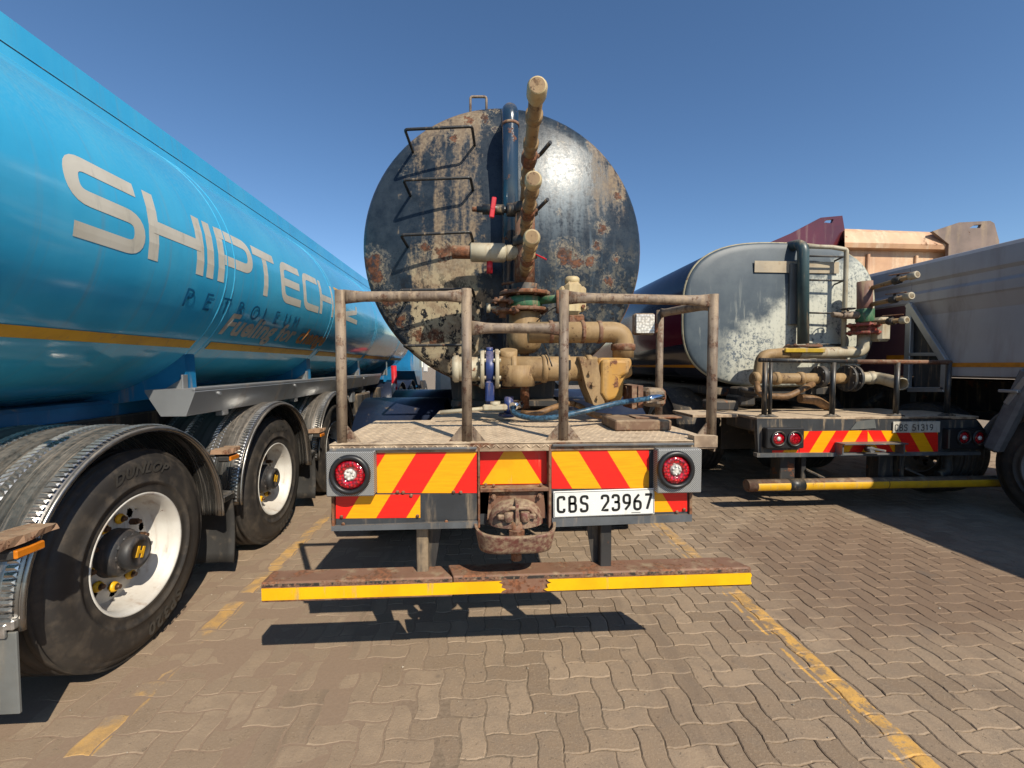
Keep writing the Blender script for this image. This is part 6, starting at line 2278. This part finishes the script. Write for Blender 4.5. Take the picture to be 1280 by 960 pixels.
p = S(1120, 447)
mb.box((SXW - 0.003, p.y, p.z), (0.006, 0.25, 0.06), 0.001)
mb.build('side_reflector', M['orange'], W1)
# triangular frame
mb = MB()
c = [S(1141, 380), S(1141, 487), S(1187, 487), S(1187, 452)]
FX = SXW - 0.05
def fb_(a_, b_, w_=0.055):
    mb.bar((FX, a_.y, a_.z), (FX, b_.y, b_.z), 0.05, w_, 0.004, up=(1, 0, 0.001) if False else (0, 0, 1)) if abs(a_.y - b_.y) > 0.3 * abs(a_.z - b_.z) else mb.box((FX, (a_.y + b_.y) / 2, (a_.z + b_.z) / 2), (0.05, w_ + abs(a_.y - b_.y) * 0, abs(a_.z - b_.z)), 0.004)
fb_(c[0], c[1], 0.07)
fb_(c[1], c[2]); fb_(c[2], c[3], 0.07)
mb.bar((FX - 0.002, c[0].y, c[0].z), (FX - 0.002, c[3].y, c[3].z), 0.05, 0.07, 0.004)
fb_(S(1143, 443), S(1180, 443), 0.04)
mb.build('triangle_frame', M['rail_alu'], W1)
mb = MB()
mb.prism([(SXW - 0.012, q.y, q.z) for q in (S(1143, 388), S(1143, 485), S(1185, 485), S(1185, 453))], (0.008, 0, 0))
mb.build('dark_opening', M['board_dark'], W1)  # dark sheet stands in for the shade of the hole behind the frame
# underside, wheels, guard
mb = MB()
for x in (SXW + 0.85, SXW + 1.7):
    mb.box((x, 3.3, 1.1), (0.1, 8.0, 0.4), 0.01)
mb.box((SXW + 0.6, 5.9, 0.95), (0.6, 1.4, 0.5), 0.04)
mb.box((SXW + 1.25, 3.3, 0.9), (1.2, 7.8, 0.1), 0.01)
mb.tube([(SXW + 0.3, 6.6, 0.5), (SXW + 0.3, 5.6, 1.1)], 0.05)
mb.build('chassis', M['dark_steel'], W1)
wr = wheel(W1, (SXW - 0.02, 3.52, 0.525), -1, detailed=True, nuts_seed=4, rim_mat='rim_shaded')  # rim colour carries the shade under the trailer
for y in (4.85, 2.15, 0.8):
    copy_part(wr, W1, (SXW - 0.02, y, 0.525))
wr2 = wheel(W1, (SXW + 2.5, 3.52, 0.525), 1, detailed=False)
for y in (4.85, 2.15, 0.8):
    copy_part(wr2, W1, (SXW + 2.5, y, 0.525))
for y in (3.52, 2.15):
    mb = MB()
    mb.shell(lambda u, v: (Vector((SXW - 0.05 + 0.55 * v, y, 0.53)) + Vector((0, math.cos(R(8 + 150 * u)), math.sin(R(8 + 150 * u)))) * 0.68, Vector((0, math.cos(R(8 + 150 * u)), math.sin(R(8 + 150 * u))))), 22, 2, 0.012)
    mb.build('mudguard', M['guard_grey'], W1)
a_ = AX(1240, 563, SXW - 0.06); b_ = AX(1290, 462, SXW - 0.06)
mb = MB(); mb.bar((SXW - 0.05, a_.y, a_.z), (SXW - 0.05, b_.y, b_.z), 0.12, 0.14, 0.03)
mb.build('guard_stay', M['guard_grey'], W1)
a_ = AX(1258, 505, SXW - 0.1); b_ = AX(1284, 472, SXW - 0.1)
mb = MB(); mb.bar(a_, b_, 0.04, 0.05, 0.01); mb.box(AX(1262, 489, SXW - 0.12), (0.05, 0.16, 0.03), 0.006); mb.build('guard_clamp', M['rail_alu'], W1)

# ---------------------------------------------------------------- tan tipper body far behind, with maroon and brown ears
YK = 8.3
tip = thing('tipper_truck', 'dusty tan tipper body with raised slotted ears, one maroon, rising behind the grey tanker', 'truck', (A(1105, 460, YK).x, YK, 0))
def K(px, py, off=0.0):
    return A(px, py, YK + off)
mb = MB()
mb.prism([K(1050, 300), K(1215, 311), K(1215, 440), K(1000, 440)], (0, 0.10, 0))
tg = mb.build('tailgate', M['tan_body'], tip)
mb = MB()
def wedge(pa, pb, z0, z1, d0, d1):
    pass
a_ = K(1056, 287, -0.12); b_ = K(1189, 293, -0.12)
# overhanging lip: sloping top face, vertical band, shaded underside
def lipq(py_l, py_r, off):
    return K(1056, py_l, off), K(1190, py_r, off)
rows = [lipq(286, 291, 0.02), lipq(289, 293, -0.06), lipq(303, 306, -0.16), lipq(309, 312, -0.14), lipq(313, 316, 0.0)]
vs_ = [p for r_ in rows for p in r_]
nrow = len(rows)
vs_ += [Vector((p.x, YK + 0.06, p.z)) for p in (rows[-1][0], rows[-1][1], rows[0][0], rows[0][1])]
fs_ = [[2 * i, 2 * i + 1, 2 * i + 3, 2 * i + 2] for i in range(nrow - 1)] + [[0, 2, 4, 6, 8, 10, 12], [1, 13, 11, 9, 7, 5, 3], [8, 9, 11, 10], [12, 13, 1, 0], [10, 11, 13, 12]]
mb.add(vs_, fs_)
mb.build('top_lip', M['tan_body'], tg)
mb = MB()
for px in (1085, 1145):
    q = K(px, 330 + (px - 1085) * 0.04, -0.02); 
    mb.box(q + Vector((0, 0, -0.5)), (0.06, 0.05, 1.4), 0.01)
mb.build('stiffener', M['tan_body'], tg)
def ear(outer, slot, mat, off, t):
    """plate with a lozenge slot: ring of quads between outline and slot, both faces and both rims"""
    mb = MB()
    n = len(outer)
    def P3(p, o):
        return K(p[0], p[1], off) + Vector((0, o, 0))
    m_ = len(slot)
    # triangulate by bridging with mathutils tessellation
    from mathutils.geometry import tessellate_polygon
    allp = outer + slot
    tr = tessellate_polygon([[Vector((p[0], p[1], 0)) for p in outer], [Vector((p[0], p[1], 0)) for p in slot[::-1]]])
    # indices refer to outer + reversed slot
    allp = outer + slot[::-1]
    N = len(allp)
    vs_ = [P3(p, 0) for p in allp] + [P3(p, t) for p in allp]
    fs_ = [list(f) for f in tr] + [[N + i for i in f][::-1] for f in tr]
    for i in range(n):
        fs_.append([i, (i + 1) % n, N + (i + 1) % n, N + i])
    for i in range(m_):
        fs_.append([n + i, n + (i + 1) % m_, N + n + (i + 1) % m_, N + n + i])
    mb.add(vs_, fs_)
    return mb
ear([(960, 304), (990, 291), (1026, 272), (1053, 269.5), (1059, 306), (1059, 320), (958, 320)], [(1030, 278), (1034, 274.5), (1042, 274), (1040, 279)], M['maroon'], 0.0, 0.06).build('side_ear', M['maroon'], tip, label='maroon ear with a slot at the left')
ear([(1166, 289), (1199, 278), (1238, 276), (1243, 279), (1249, 301), (1249, 330), (1185, 330), (1186, 305)], [(1212, 285), (1218, 281), (1227, 280.5), (1225, 285)], M['tan_dark'], -0.2, 0.06).build('side_ear', M['tan_dark'], tip, label='brown ear with a slot at the right')
mb = MB()
a_ = K(960, 330); b_ = K(1245, 330)
mb.box(((a_.x + b_.x) / 2, YK + 2.6, 2.3), (b_.x - a_.x - 0.3, 4.8, 2.1), 0.05)
mb.build('tipper_body', M['tan_body'], tip)
mb = MB()
mb.box(((a_.x + b_.x) / 2, YK + 2.6, 0.95), (1.4, 6.0, 0.4), 0.02)
mb.build('chassis', M['dark_steel'], tip)
for x, sx in ((a_.x + 0.3, -1), (b_.x - 0.3, 1)):
    for y in (YK + 0.7, YK + 2.1):
        wheel(tip, (x, y, 0.525), sx, detailed=False)
